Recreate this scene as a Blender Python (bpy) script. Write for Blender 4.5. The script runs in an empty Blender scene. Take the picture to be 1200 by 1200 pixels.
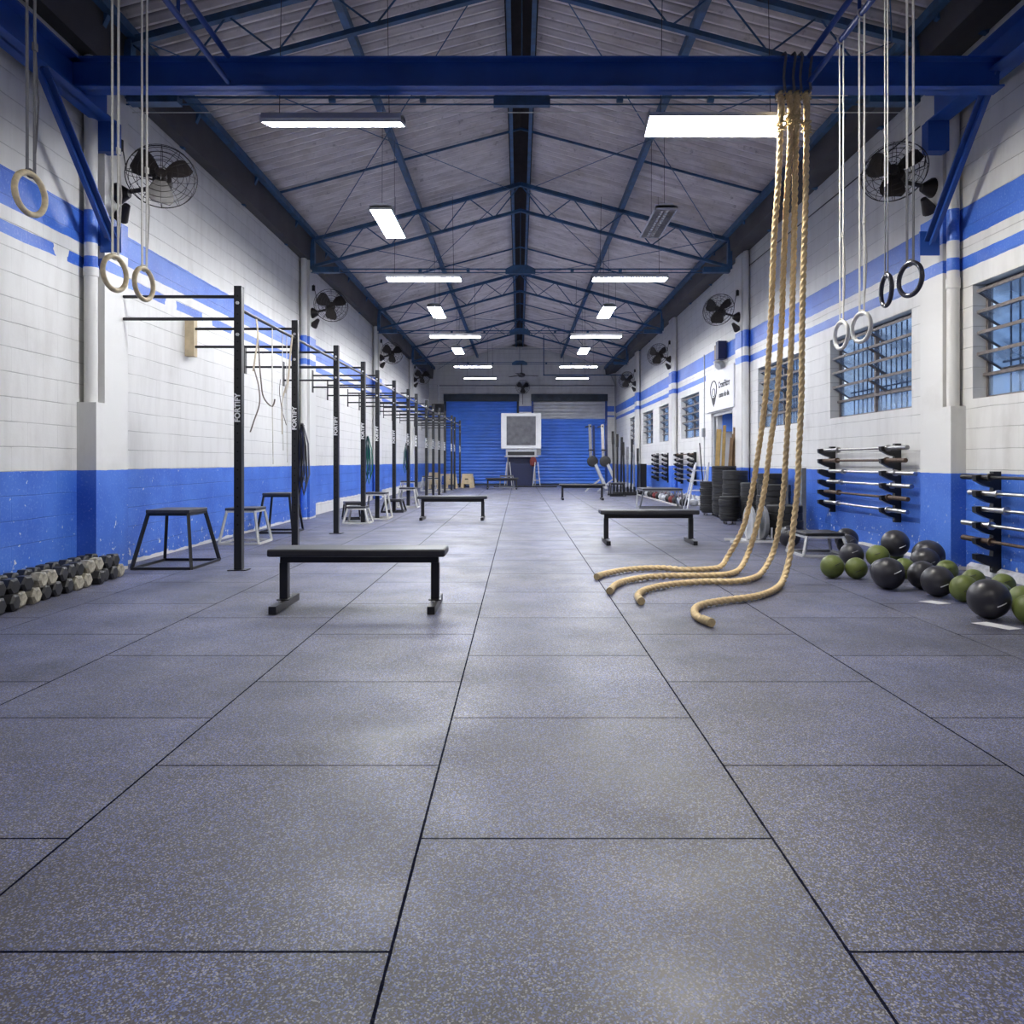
import bpy, math, random
from mathutils import Vector, Matrix
R = math.radians
rnd = random.Random(7)
SC = bpy.context.scene
COL = SC.collection

# ---------------------------------------------------------------- node helpers
class NT:
    def __init__(s, name):
        s.m = bpy.data.materials.new(name); s.m.use_nodes = True
        s.t = s.m.node_tree; s.t.nodes.clear()
        s.out = s.n('ShaderNodeOutputMaterial'); s.b = s.n('ShaderNodeBsdfPrincipled')
        s.l(s.b.outputs[0], s.out.inputs[0])
    def n(s, k, **kw):
        x = s.t.nodes.new(k)
        for a, v in kw.items(): setattr(x, a, v)
        return x
    def l(s, a, b): s.t.links.new(a, b)
    def put(s, v, sock):
        if hasattr(v, 'is_linked'): s.l(v, sock)
        else: sock.default_value = v
    def ma(s, op, a, b=0.0, c=0.0, clamp=False):
        x = s.n('ShaderNodeMath', operation=op, use_clamp=clamp)
        s.put(a, x.inputs[0]); s.put(b, x.inputs[1]); s.put(c, x.inputs[2]); return x.outputs[0]
    def band(s, v, a, b): return s.ma('MULTIPLY', s.ma('GREATER_THAN', v, a), s.ma('LESS_THAN', v, b))
    def mix(s, f, a, b, mode='MIX'):
        x = s.n('ShaderNodeMix', data_type='RGBA', blend_type=mode)
        s.put(f, x.inputs[0])
        for v, i in ((a, 6), (b, 7)):
            s.put(v if hasattr(v, 'is_linked') else (*v[:3], 1), x.inputs[i])
        return x.outputs[2]
    def noise(s, vec, scale, detail=3, rough=.5, out=0):
        x = s.n('ShaderNodeTexNoise'); x.inputs['Scale'].default_value = scale
        x.inputs['Detail'].default_value = detail; x.inputs['Roughness'].default_value = rough
        if vec is not None: s.l(vec, x.inputs['Vector'])
        return x.outputs[out]
    def mr(s, v, a, b, c=0.0, d=1.0):
        x = s.n('ShaderNodeMapRange'); s.l(v, x.inputs[0])
        for i, q in enumerate((a, b, c, d)): x.inputs[i+1].default_value = q
        return x.outputs[0]
    def bump(s, h, strength=.3, dist=.01):
        x = s.n('ShaderNodeBump'); x.inputs['Strength'].default_value = strength
        x.inputs['Distance'].default_value = dist
        s.l(h, x.inputs['Height']); s.l(x.outputs[0], s.b.inputs['Normal'])
    def comb(s, a, b, c=0.0):
        x = s.n('ShaderNodeCombineXYZ'); s.put(a, x.inputs[0]); s.put(b, x.inputs[1]); s.put(c, x.inputs[2]); return x.outputs[0]
    def pos(s):
        g = s.n('ShaderNodeNewGeometry'); x = s.n('ShaderNodeSeparateXYZ'); s.l(g.outputs['Position'], x.inputs[0])
        return g.outputs['Position'], x.outputs[0], x.outputs[1], x.outputs[2]
    def obc(s): return s.n('ShaderNodeTexCoord').outputs['Object']

def M(name, col, rough=.5, metal=0.0, var=.15, scale=12, bump=0, bscale=60, spec=None, col2=None):
    s = NT(name); v = s.obc()
    f = s.mr(s.noise(v, scale, 4, .6), .35, .65)
    c2 = col2 if col2 else tuple(c*(1-var) for c in col)
    s.l(s.mix(f, col, c2), s.b.inputs['Base Color'])
    s.b.inputs['Roughness'].default_value = rough; s.b.inputs['Metallic'].default_value = metal
    if spec is not None: s.b.inputs['Specular IOR Level'].default_value = spec
    if bump: s.bump(s.noise(v, bscale, 3), bump, .004)
    return s.m

def emis(name, col, strength):
    s = NT(name); s.b.inputs['Base Color'].default_value = (.9, .9, .9, 1)
    s.b.inputs['Emission Color'].default_value = (*col, 1); s.b.inputs['Emission Strength'].default_value = strength
    return s.m

Y0_ = -5.0
BLUE = (.035, .125, .56); BLUE2 = (.065, .185, .66)
def wall_mat(name, axis, wains, s1, s2, gaps=(), plinth_from=99, plinth=.25, blocks=True):
    s = NT(name); P, X, Y, Z = s.pos(); U = X if axis == 'x' else Y
    n6 = s.noise(P, 5, 3); n60 = s.noise(P, 45, 3, .6)
    zz = s.ma('ADD', Z, s.ma('MULTIPLY', s.ma('SUBTRACT', n6, .5), .02))
    b1 = s.band(zz, *s1); b2 = s.band(zz, *s2)
    for a, b in gaps:
        uu = s.ma('ADD', U, s.ma('MULTIPLY', s.ma('SUBTRACT', n6, .5), .25))
        b2 = s.ma('MULTIPLY', b2, s.ma('SUBTRACT', 1.0, s.band(uu, a, b)))
    w = s.ma('LESS_THAN', zz, wains)
    blue = s.ma('ADD', s.ma('ADD', b1, b2, clamp=True), w, clamp=True)
    # chipped paint near the floor, and the unpainted plinth
    low = s.mr(Z, .0, .5, 1, 0)
    chip = s.ma('GREATER_THAN', s.ma('ADD', s.noise(P, 14, 5, .65), s.ma('MULTIPLY', low, .07)), .675)
    blue = s.ma('MULTIPLY', blue, s.ma('SUBTRACT', 1.0, s.ma('MULTIPLY', chip, w)))
    pl = s.ma('ADD', .035, s.ma('MULTIPLY', s.ma('GREATER_THAN', U, plinth_from), plinth - .035))
    pl = s.ma('ADD', pl, s.ma('MULTIPLY', s.ma('SUBTRACT', n6, .5), .07))
    blue = s.ma('MULTIPLY', blue, s.ma('GREATER_THAN', Z, pl))
    streak = s.noise(s.comb(s.ma('MULTIPLY', U, 5.0), s.ma('MULTIPLY', Z, .9)), 1.2, 4, .6)
    dirt = s.ma('MULTIPLY', s.mr(streak, .45, .75), .38)
    dirt = s.ma('ADD', dirt, s.ma('MULTIPLY', s.mr(s.noise(P, 1.1, 5, .65), .55, .75), .4), clamp=True)
    white = s.mix(dirt, (.70, .695, .675), (.45, .43, .40))
    bl = s.mix(s.mr(s.noise(P, 2.2, 4), .35, .65), BLUE, BLUE2)
    bl = s.mix(s.ma('MULTIPLY', s.mr(n60, .55, .7), .25), bl, (.35, .47, .8))
    c = s.mix(blue, white, bl)
    if blocks:
        br = s.n('ShaderNodeTexBrick'); br.inputs['Scale'].default_value = 1
        br.inputs['Brick Width'].default_value = .4; br.inputs['Row Height'].default_value = .2
        br.inputs['Mortar Size'].default_value = .005; br.inputs['Mortar Smooth'].default_value = .4
        wob = s.noise(P, 1.7, 2)
        s.l(s.comb(U, s.ma('ADD', Z, s.ma('MULTIPLY', wob, .02))), br.inputs['Vector'])
        fac = br.outputs['Fac']
        # joints are partly filled with paint: upright ones almost gone
        bed = s.ma('PINGPONG', s.ma('ADD', s.ma('ADD', Z, s.ma('MULTIPLY', wob, .02)), 0.0), .1)
        isbed = s.ma('LESS_THAN', bed, .008)
        k = s.ma('MULTIPLY', fac, s.ma('ADD', .10, s.ma('MULTIPLY', isbed, s.mr(s.noise(P, 2.6, 2), .35, .6, .3, 1))))
        c = s.mix(s.ma('MULTIPLY', k, s.ma('SUBTRACT', .55, s.ma('MULTIPLY', blue, .15))), c, s.mix(blue, (.26, .25, .24), (.02, .07, .33)))
        h = s.ma('SUBTRACT', s.ma('MULTIPLY', n60, .12), s.ma('MULTIPLY', k, 1.0))
        s.bump(h, .6, .012)
    else:
        s.bump(n60, .15, .004)
    s.l(c, s.b.inputs['Base Color']); s.b.inputs['Roughness'].default_value = .42
    return s.m

def floor_mat():
    s = NT('rubber_floor'); P, X, Y, Z = s.pos()
    xs = s.ma('ADD', X, 20.28); ci = s.ma('FLOOR', xs); fx = s.ma('FRACT', xs)
    odd = s.ma('MODULO', ci, 2.0)       # the column from -.28 to .72 has an even index (20)
    ys = s.ma('ADD', Y, s.ma('SUBTRACT', 19.88, s.ma('MULTIPLY', odd, .51)))
    fy = s.ma('FRACT', ys); ri = s.ma('FLOOR', ys)
    wob = s.ma('MULTIPLY', s.noise(P, 30, 2), .004)
    dx = s.ma('SUBTRACT', .5, s.ma('ABSOLUTE', s.ma('SUBTRACT', fx, .5)))
    dy = s.ma('SUBTRACT', .5, s.ma('ABSOLUTE', s.ma('SUBTRACT', fy, .5)))
    d = s.ma('MINIMUM', dx, dy)
    seam = s.ma('LESS_THAN', s.ma('SUBTRACT', d, wob), .0018)
    soft = s.mr(d, .0, .03, 1, 0)
    far = s.ma('GREATER_THAN', s.ma('ABSOLUTE', s.ma('SUBTRACT', X, -.28)), 2.6)
    chalk = s.ma('MULTIPLY', s.ma('MULTIPLY', far, s.ma('LESS_THAN', dx, dy)), s.mr(s.noise(P, 3, 3), .4, .6))
    wn = s.n('ShaderNodeTexWhiteNoise', noise_dimensions='2D'); s.l(s.comb(ci, ri), wn.inputs['Vector'])
    tile = s.mr(wn.outputs['Value'], 0, 1, .88, 1.12)
    vo = s.n('ShaderNodeTexVoronoi'); vo.inputs['Scale'].default_value = 280; s.l(P, vo.inputs['Vector'])
    sp = s.n('ShaderNodeSeparateColor'); s.l(vo.outputs['Color'], sp.inputs[0])
    c = s.mix(s.mr(sp.outputs[0], .1, .9), (.036, .033, .036), (.080, .074, .080))
    thr = s.mr(s.noise(P, .8, 3), .35, .65, .80, .60)
    c = s.mix(s.ma('GREATER_THAN', sp.outputs[1], thr), c, (.10, .125, .30))
    c = s.mix(s.ma('GREATER_THAN', sp.outputs[2], .90), c, (.25, .245, .27))
    big = s.mr(s.noise(P, 1.5, 5, .6), .32, .68, .72, 1.34)
    k = s.ma('MULTIPLY', tile, big)
    c = s.mix(1.0, c, s.comb(k, k, k), 'MULTIPLY')
    c = s.mix(s.ma('MULTIPLY', soft, .22), c, (.03, .03, .035))
    c = s.mix(s.ma('MULTIPLY', seam, s.ma('SUBTRACT', .92, s.ma('MULTIPLY', chalk, .7))), c, s.mix(chalk, (.004, .005, .014), (.3, .3, .35)))
    s.l(c, s.b.inputs['Base Color'])
    s.l(s.mr(s.noise(P, 2.5, 4), .3, .7, .40, .56), s.b.inputs['Roughness'])
    s.l(s.ma('MULTIPLY', s.ma('SUBTRACT', 1.0, seam), .6), s.b.inputs['Specular IOR Level'])
    h = s.ma('SUBTRACT', s.ma('MULTIPLY', sp.outputs[0], .25), s.ma('MULTIPLY', seam, 1.5))
    s.bump(h, .35, .004)
    return s.m

def roof_mat():
    s = NT('fibre_cement_roof'); P, X, Y, Z = s.pos()
    st = s.noise(s.comb(s.ma('MULTIPLY', X, 1.2), s.ma('MULTIPLY', Y, 7.0)), 1.0, 5, .65)
    c = s.mix(s.mr(st, .35, .7), (.86, .81, .79), (.52, .47, .46))
    c = s.mix(s.ma('MULTIPLY', s.mr(s.noise(P, 1.0, 5, .7), .5, .7), .55), c, (.42, .36, .29))
    c = s.mix(s.ma('MULTIPLY', s.mr(s.noise(P, 9, 4, .7), .6, .75), .6), c, (.12, .10, .10))
    s.l(c, s.b.inputs['Base Color']); s.b.inputs['Roughness'].default_value = .85
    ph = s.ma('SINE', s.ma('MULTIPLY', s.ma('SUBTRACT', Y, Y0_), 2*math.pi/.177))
    flute_shade = s.ma('MULTIPLY', s.mr(ph, .15, .85), s.mr(s.noise(P, 1.5, 4, .6), .3, .6, .5, .85))   # shade of the upper flutes, painted in as dark stripes along the wave
    s.l(s.mix(flute_shade, c, (.11, .10, .10)), s.b.inputs['Base Color'])
    s.bump(s.noise(P, 35, 3), .3, .006)
    return s.m

def rust_stripe(name, base, rust, amt=.5):
    return M(name, base, .45, .3, col2=rust, scale=9, bump=.2)

MT = dict(
    steel_blue=M('blue_painted_steel', (.012, .055, .27), .42, 0, .3, 3, .08),
    beam_blue=M('deep_blue_beam_paint', (.022, .095, .42), .38, 0, .25, 2, .05),
    truss_blue=M('weathered_truss_blue', (.035, .115, .26), .5, 0, .4, 5, .1, col2=(.03, .07, .13)),
    gutter=M('dark_gutter_sheet', (.075, .07, .075), .6, 0, .4, 1.5, .15),
    ridge_dark=M('dark_ridge_cap', (.028, .02, .02), .9, 0, .4, 6),  # very dark brown, slightly mottled
    black=M('black_powder_coat', (.012, .012, .014), .38, 0, .2, 20, .05),
    blackf=M('matte_black_rubber', (.018, .018, .02), .6, 0, .3, 30, .1),
    ballblack=M('charcoal_slam_ball_rubber', (.035, .034, .042), .36, 0, .35, 9, .12, 300),
    ballgreen=M('olive_green_ball_rubber', (.13, .165, .035), .45, 0, .3, 8, .1, 300),
    vinyl=M('black_vinyl_pad', (.032, .032, .038), .42, 0, .2, 30, .05),
    chrome=M('worn_chrome_bar', (.62, .60, .58), .28, 1, .25, 14),
    steelbar=M('bare_steel_bar', (.42, .41, .41), .36, 1, .3, 14),
    rust=M('rusty_dark_bar', (.13, .085, .06), .6, .5, .4, 30, .2),
    darkbar=M('black_oxide_bar', (.05, .045, .045), .42, .6, .3, 12),
    bolt=M('zinc_bolt', (.75, .75, .75), .3, .8, .1),
    white=M('white_enamel', (.75, .75, .76), .4, 0, .08, 4),
    housing=M('white_lamp_housing', (.62, .63, .68), .4, 0, .1, 4),
    cream=M('worn_ivory_metal', (.60, .59, .55), .45, 0, .25, 10),
    lgrey=M('light_grey_paint', (.45, .46, .48), .45, 0, .15, 10),
    mgrey=M('mid_grey_paint', (.22, .23, .25), .45, 0, .2, 10),
    webbing=M('off_white_webbing', (.72, .70, .64), .75, 0, .15, 40),
    greyweb=M('dark_grey_webbing', (.12, .12, .14), .75, 0, .15, 40),
    tan=M('tan_elastic_band', (.55, .47, .34), .6, 0, .15, 20),
    taupe=M('taupe_strap', (.16, .13, .11), .7, 0, .15, 20),
    ringwood=M('birch_ring_wood', (.80, .68, .44), .5, 0, .35, 25),
    ringwhite=M('white_plastic_ring', (.80, .79, .74), .4, 0, .1, 10),
    ringblack=M('glossy_charcoal_ring', (.06, .06, .08), .22, .2, .2, 10),
    rope=M('manila_rope_fibre', (.74, .57, .32), .85, 0, .3, 70, .5, 250, col2=(.58, .43, .23)),
    ropefray=M('frayed_rope_tuft', (.60, .47, .26), .9, 0, .3, 60, .6, 200),
    ply=M('pale_plywood', (.62, .50, .32), .6, 0, .25, 6),
    plank=M('golden_wood_plank', (.50, .33, .11), .5, 0, .35, 7),
    plankd=M('brown_wood_plank', (.22, .13, .06), .6, 0, .35, 7),
    green=M('green_elastic_band', (.01, .12, .09), .6, 0, .3, 10),
    red=M('red_cloth', (.16, .022, .02), .7, 0, .2, 10),
    darkblue=M('navy_panel', (.008, .015, .07), .5, 0, .2, 10),
    fan=M('dark_brown_fan_metal', (.030, .024, .022), .45, .2, .3, 20),
    grille=M('grey_cooler_grille', (.17, .17, .19), .55, .2, .45, 3, .2),
    hex=M('dark_hex_rubber', (.024, .024, .027), .5, 0, .3, 20, .1),
    hexw=M('worn_cream_dumbbell_end', (.50, .46, .36), .55, 0, .5, 14, .1, col2=(.16, .15, .12)),
    pale_pad=M('worn_stool_top', (.05, .05, .06), .4, 0, .3, 15),
    shutter_blue=M('blue_roller_shutter_paint', (.075, .235, .86), .35, 0, .18, 1.2),
    shutter_silver=M('bare_galvanised_shutter', (.62, .63, .65), .38, .25, .2, 2),
    dark=M('dark_shutter_box', (.03, .045, .07), .5, 0, .4, 3),
    frame=M('aged_window_steel', (.20, .17, .16), .55, .2, .35, 18),
    bar=M('dark_window_bar', (.02, .025, .045), .5, .1, .2, 18),
    hole=M('dark_bolt_hole', (.002, .002, .002), .8),
    ink=M('black_sign_ink', (.02, .02, .025), .5),
    lamp=emis('lit_fluorescent_panel', (.95, .965, 1.0), 30),
    lampfill=emis('added_fill_panel', (1.0, .96, .92), 15),  # dimmer emission for the added fill pair near the camera
    lampbright=emis('lit_fluorescent_panel_near', (1.0, .97, .90), 40),
    tape=M('white_floor_tape', (.72, .72, .72), .6),
)
def glass():
    s = NT('hazy_window_glass'); s.b.inputs['Base Color'].default_value = (.30, .38, .50, 1)
    s.b.inputs['Roughness'].default_value = .06
    tr = s.n('ShaderNodeBsdfTransparent'); tr.inputs[0].default_value = (.74, .82, .92, 1)
    mx = s.n('ShaderNodeMixShader'); v = s.obc()
    s.l(s.mr(s.noise(v, 3, 3), .35, .65, .25, .55), mx.inputs[0]); s.l(tr.outputs[0], mx.inputs[1]); s.l(s.b.outputs[0], mx.inputs[2])
    s.l(mx.outputs[0], s.out.inputs[0]); return s.m
MT['glass'] = glass()

# ---------------------------------------------------------------- mesh builder
class MB:
    def __init__(s): s.v = []; s.f = []; s.mi = []; s.cur = 0
    def add(s, vs, fs):
        o = len(s.v); s.v += [tuple(v) for v in vs]; s.f += [tuple(i+o for i in f) for f in fs]; s.mi += [s.cur]*len(fs); return s
    def box(s, x0, x1, y0, y1, z0, z1, rot=None, piv=None):
        vs = [Vector((x, y, z)) for x in (x0, x1) for y in (y0, y1) for z in (z0, z1)]
        if rot:
            pv = Vector(piv) if piv else Vector(((x0+x1)/2, (y0+y1)/2, (z0+z1)/2))
            vs = [rot @ (v-pv) + pv for v in vs]
        return s.add(vs, [(0,1,3,2), (4,6,7,5), (0,4,5,1), (2,3,7,6), (0,2,6,4), (1,5,7,3)])
    def bar(s, p, q, w, h, up=(0,0,1)):
        p, q = Vector(p), Vector(q); d = (q-p).normalized(); up = Vector(up)
        if abs(d.dot(up)) > .98: up = Vector((0,1,0))
        a = d.cross(up).normalized(); b = a.cross(d)
        vs = [e + a*sx*w/2 + b*sy*h/2 for e in (p, q) for sx, sy in ((-1,-1), (1,-1), (1,1), (-1,1))]
        return s.add(vs, [(3,2,1,0), (4,5,6,7), (0,1,5,4), (1,2,6,5), (2,3,7,6), (3,0,4,7)])
    def tube(s, path, r, seg=8, closed=False, rf=None, flat=1.0):
        P = [Vector(p) for p in path]; n = len(P); rings = []
        t0 = (P[1]-P[0]).normalized(); ref = Vector((0,0,1)) if abs(t0.z) < .9 else Vector((1,0,0))
        a = t0.cross(ref).normalized()
        for i in range(n):
            if closed: t = (P[(i+1) % n]-P[i-1]).normalized()
            else: t = (P[min(i+1, n-1)]-P[max(i-1, 0)]).normalized()
            a = (a - t*a.dot(t)).normalized(); b = t.cross(a)
            rr = r if rf is None else None
            ring = []
            for k in range(seg):
                th = 2*math.pi*k/seg; q = rr if rr is not None else rf(i, th)
                ring.append(P[i] + a*math.cos(th)*q + b*math.sin(th)*q*flat)
            rings.append(ring)
        vs = [v for g in rings for v in g]; fs = []
        for i in range(n if closed else n-1):
            j = (i+1) % n
            for k in range(seg):
                k2 = (k+1) % seg; fs.append((i*seg+k, i*seg+k2, j*seg+k2, j*seg+k))
        if not closed: fs += [tuple(range(seg))[::-1], tuple((n-1)*seg+k for k in range(seg))]
        return s.add(vs, fs)
    def lathe(s, prof, seg=20, c=(0,0,0), rot=None):
        vs = []; n = len(prof)
        for r, z in prof:
            for k in range(seg):
                th = 2*math.pi*k/seg; v = Vector((r*math.cos(th), r*math.sin(th), z))
                if rot: v = rot @ v
                vs.append(v + Vector(c))
        fs = [(i*seg+k, i*seg+(k+1) % seg, (i+1)*seg+(k+1) % seg, (i+1)*seg+k) for i in range(n-1) for k in range(seg)]
        fs += [tuple(range(seg))[::-1], tuple((n-1)*seg+k for k in range(seg))]
        return s.add(vs, fs)
    def cyl(s, p, q, r, seg=12, r2=None):
        p, q = Vector(p), Vector(q); d = q-p; rot = Vector((0,0,1)).rotation_difference(d).to_matrix()
        return s.lathe([(r, 0), (r if r2 is None else r2, d.length)], seg, p, rot)
    def ball(s, c, r, seg=24, rings=14, sz=1.0):
        return s.lathe([(max(r*math.sin(math.pi*i/rings), 1e-4), -r*math.cos(math.pi*i/rings)*sz) for i in range(rings+1)], seg, c)
    def prism(s, poly, x0, x1, axis='x'):
        f = {'x': lambda u, v, w: (w, u, v), 'y': lambda u, v, w: (u, w, v), 'z': lambda u, v, w: (u, v, w)}[axis]
        n = len(poly); vs = [f(u, v, x0) for u, v in poly] + [f(u, v, x1) for u, v in poly]
        fs = [tuple(range(n))[::-1], tuple(range(n, 2*n))] + [(i, (i+1) % n, n+(i+1) % n, n+i) for i in range(n)]
        return s.add(vs, fs)
    def mesh(s, name, mats, sharp=38):
        me = bpy.data.meshes.new(name); me.from_pydata(s.v, [], s.f)
        for m in (mats if isinstance(mats, (list, tuple)) else [mats]): me.materials.append(MT[m] if isinstance(m, str) else m)
        me.polygons.foreach_set('material_index', s.mi)
        import bmesh
        bm = bmesh.new(); bm.from_mesh(me); bmesh.ops.recalc_face_normals(bm, faces=bm.faces[:]); bm.to_mesh(me); bm.free()
        me.polygons.foreach_set('use_smooth', [True]*len(me.polygons)); me.set_sharp_from_angle(angle=R(sharp)); me.update()
        return me
    def build(s, name, mats, parent=None, bevel=0, label=None):
        o = bpy.data.objects.new(name, s.mesh(name, mats)); COL.objects.link(o)
        if parent is not None: o.parent = parent
        if bevel:
            b = o.modifiers.new('bevel', 'BEVEL'); b.width = bevel; b.segments = 2; b.limit_method = 'ANGLE'; b.angle_limit = R(40)
        if label: o['label'] = label
        return o

def tag(o, label, cat, group=None):
    o['label'] = label; o['category'] = cat
    if group: o['group'] = group
    return o
def thing(name, label, cat, loc=(0,0,0), rz=0, group=None):
    o = bpy.data.objects.new(name, None); COL.objects.link(o); o.empty_display_size = .1
    o.location = loc; o.rotation_euler = (0, 0, rz); return tag(o, label, cat, group)
def struct(mb, name, mats, parent=None):
    o = mb.build(name, mats, parent)
    if parent is None: o['kind'] = 'structure'
    return o
KIDS = {}
def kids(o):
    return [c for c in COL.objects if c.parent == o]
def dup(root, loc, rz=0, label=None, group=None, rot=None, ch=None):
    r = root.copy(); COL.objects.link(r); r.location = loc; r.rotation_euler = rot if rot else (0, 0, rz)
    if label: r['label'] = label
    if group: r['group'] = group
    for c in (ch if ch is not None else kids(root)):
        d = c.copy(); COL.objects.link(d); d.parent = r
        for g in kids(c):
            e = g.copy(); COL.objects.link(e); e.parent = d
    return r
class Proto:
    """the first placement moves the thing itself, later ones are copies"""
    def __init__(s, root): s.r = root; s.used = False; s.ch = kids(root)
    def put(s, loc, rz=0, label=None, group=None, rot=None):
        if not s.used:
            s.used = True; s.r.location = loc; s.r.rotation_euler = rot if rot else (0, 0, rz)
            if label: s.r['label'] = label
            if group: s.r['group'] = group
            return s.r
        return dup(s.r, loc, rz, label, group, rot, s.ch)

# ---------------------------------------------------------------- room shell
XL, XR = -4.08, 4.42
Y0, YB = -5.0, 34.0
PL = [.35, 7.05, 13.96, 20.9, 27.7]; PR = [.7, 7.54, 14.35, 20.9, 27.2]
FL, FR = -3.91, 4.28           # pilaster faces
RX, RZ, SL = .03, 6.5, .265    # ridge
def roofz(x): return RZ - SL*abs(x-RX)

struct(MB().box(-4.6, 6.2, Y0-.3, YB+.3, -.15, 0), 'floor', floor_mat())

mwl = wall_mat('painted_block_wall_left', 'y', .99, (3.106, 3.416), (2.88, 2.986), ((6.55, 6.75), (8.62, 8.9), (9.62, 9.95), (10.6, 10.9)), 14.3, .24)
mwr = wall_mat('painted_block_wall_right', 'y', .955, (3.27, 3.59), (2.975, 3.10), ((14.95, 17.25),), 14.6, .22)
mpl = wall_mat('painted_pilaster_left', 'x', .99, (3.106, 3.416), (2.88, 2.986), (), 99, .2, False)
mpr = wall_mat('painted_pilaster_right', 'x', .955, (3.27, 3.59), (2.975, 3.10), (), 99, .2, False)
mwb = wall_mat('painted_back_wall', 'x', .98, (3.34, 3.60), (3.10, 3.17), (), 99, .2, True)

def wall_holes(u0, u1, z0, z1, holes, a, b):
    us = sorted({u0, u1} | {h[0] for h in holes} | {h[1] for h in holes})
    mb = MB()
    for i in range(len(us)-1):
        p, q = us[i], us[i+1]; hs = sorted([(h[2], h[3]) for h in holes if h[0] <= p and h[1] >= q])
        z = z0
        for c, d in hs:
            if c > z: mb.box(a, b, p, q, z, c)
            z = d
        if z < z1: mb.box(a, b, p, q, z, z1)
    return mb
wl = MB().box(XL-.2, XL, Y0, YB, 0, 5.05)
wl_o = struct(wl, 'wall_left', mwl)
WZ = (1.68, 2.79)
wins = [(4.9, 7.27), (8.40, 10.60), (11.74, 13.80), (18.3, 20.35), (21.75, 23.5), (24.6, 26.6), (28.2, 29.7)]
door = (15.45, 17.15, 0, 2.17)
holes = [(a, b, *WZ) for a, b in wins] + [door]
struct(wall_holes(Y0, YB, 0, 5.3, holes, XR, XR+.2), 'wall_right', mwr)
# pilasters with a thicker sleeve at the foot of the nearest ones
for side, Ps in ((-1, PL), (1, PR)):
    for i, y in enumerate(Ps):
        mb = MB()
        if side < 0:
            mb.box(XL-.05, FL, y, y+.42, 0, 4.85)
            if i == 1: mb.box(XL-.05, FL+.01, y-.16, y+.02, 0, 1.62)
        else:
            mb.box(FR, XR+.05, y, y+.42, 0, 5.12)
            if i == 1: mb.box(FR-.01, XR+.05, y-.16, y+.02, 0, 1.62)
        struct(mb, 'trim_%d' % (i+1 + (0 if side < 0 else 5)), mpl if side < 0 else mpr)
# back wall, with two shutter openings
mb = MB()
SHL = (-3.36, -.04, 0, 4.12); SHR = (.62, 3.98, 0, 4.12)
us = [XL, SHL[0], SHL[1], SHR[0], SHR[1], XR]
for i in range(5):
    mb.box(us[i], us[i+1], YB, YB+.25, 0 if i % 2 == 0 else 4.12, 4.9)
mb.box(RX-.35, RX+.35, YB, YB+.25, 6.3, 6.75)
mb.prism([(XL, 4.9), (XR, 4.9), (XR, roofz(XR)), (RX, RZ), (XL, roofz(XL))], YB, YB+.25, 'y')
struct(mb, 'wall_back', mwb)
struct(MB().prism([(XL, 0), (XR, 0), (XR, roofz(XR)), (RX, RZ), (XL, roofz(XL))], Y0-.2, Y0, 'y'), 'wall_front', mwb)

# corrugated roof: real waves running down each slope
def slope(sgn, xe):
    mb = MB(); n = int((YB+.3-Y0)/.177*6); vs = []; fs = []
    xs = [RX+sgn*.2, RX+sgn*1.9, xe]
    for i in range(n+1):
        y = Y0 + i*.177/6; w = .040*math.sin(i*math.pi/3)
        for x in xs: vs.append((x, y, roofz(x)+w))
        for x in xs: vs.append((x, y, roofz(x)+w+.012))
    for i in range(n):
        a, b = i*6, i*6+6
        for k in (0, 1, 3, 4): fs.append((a+k, a+k+1, b+k+1, b+k))
        fs += [(a, b, b+3, a+3), (a+2, b+2, b+5, a+5)]
    return mb.add(vs, fs)
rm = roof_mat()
cl = slope(-1, XL-.3); cl.v += []; 
o = slope(1, XR+.3)
off = len(cl.v); cl.v += o.v; cl.f += [tuple(i+off for i in f) for f in o.f]; cl.mi += o.mi
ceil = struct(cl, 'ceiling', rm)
# overlapping lower sheets
mb = MB()
for i in range(int((YB+.3-Y0)/.177*6)+1):
    pass
cap = MB().prism([(RX-.34, roofz(RX-.34)+.05), (RX, RZ+.12), (RX+.34, roofz(RX+.34)+.05), (RX+.34, roofz(RX+.34)+.09), (RX, RZ+.17), (RX-.34, roofz(RX-.34)+.09)], Y0, YB+.2, 'y')
struct(cap, 'trim_11', 'ridge_dark')

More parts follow.
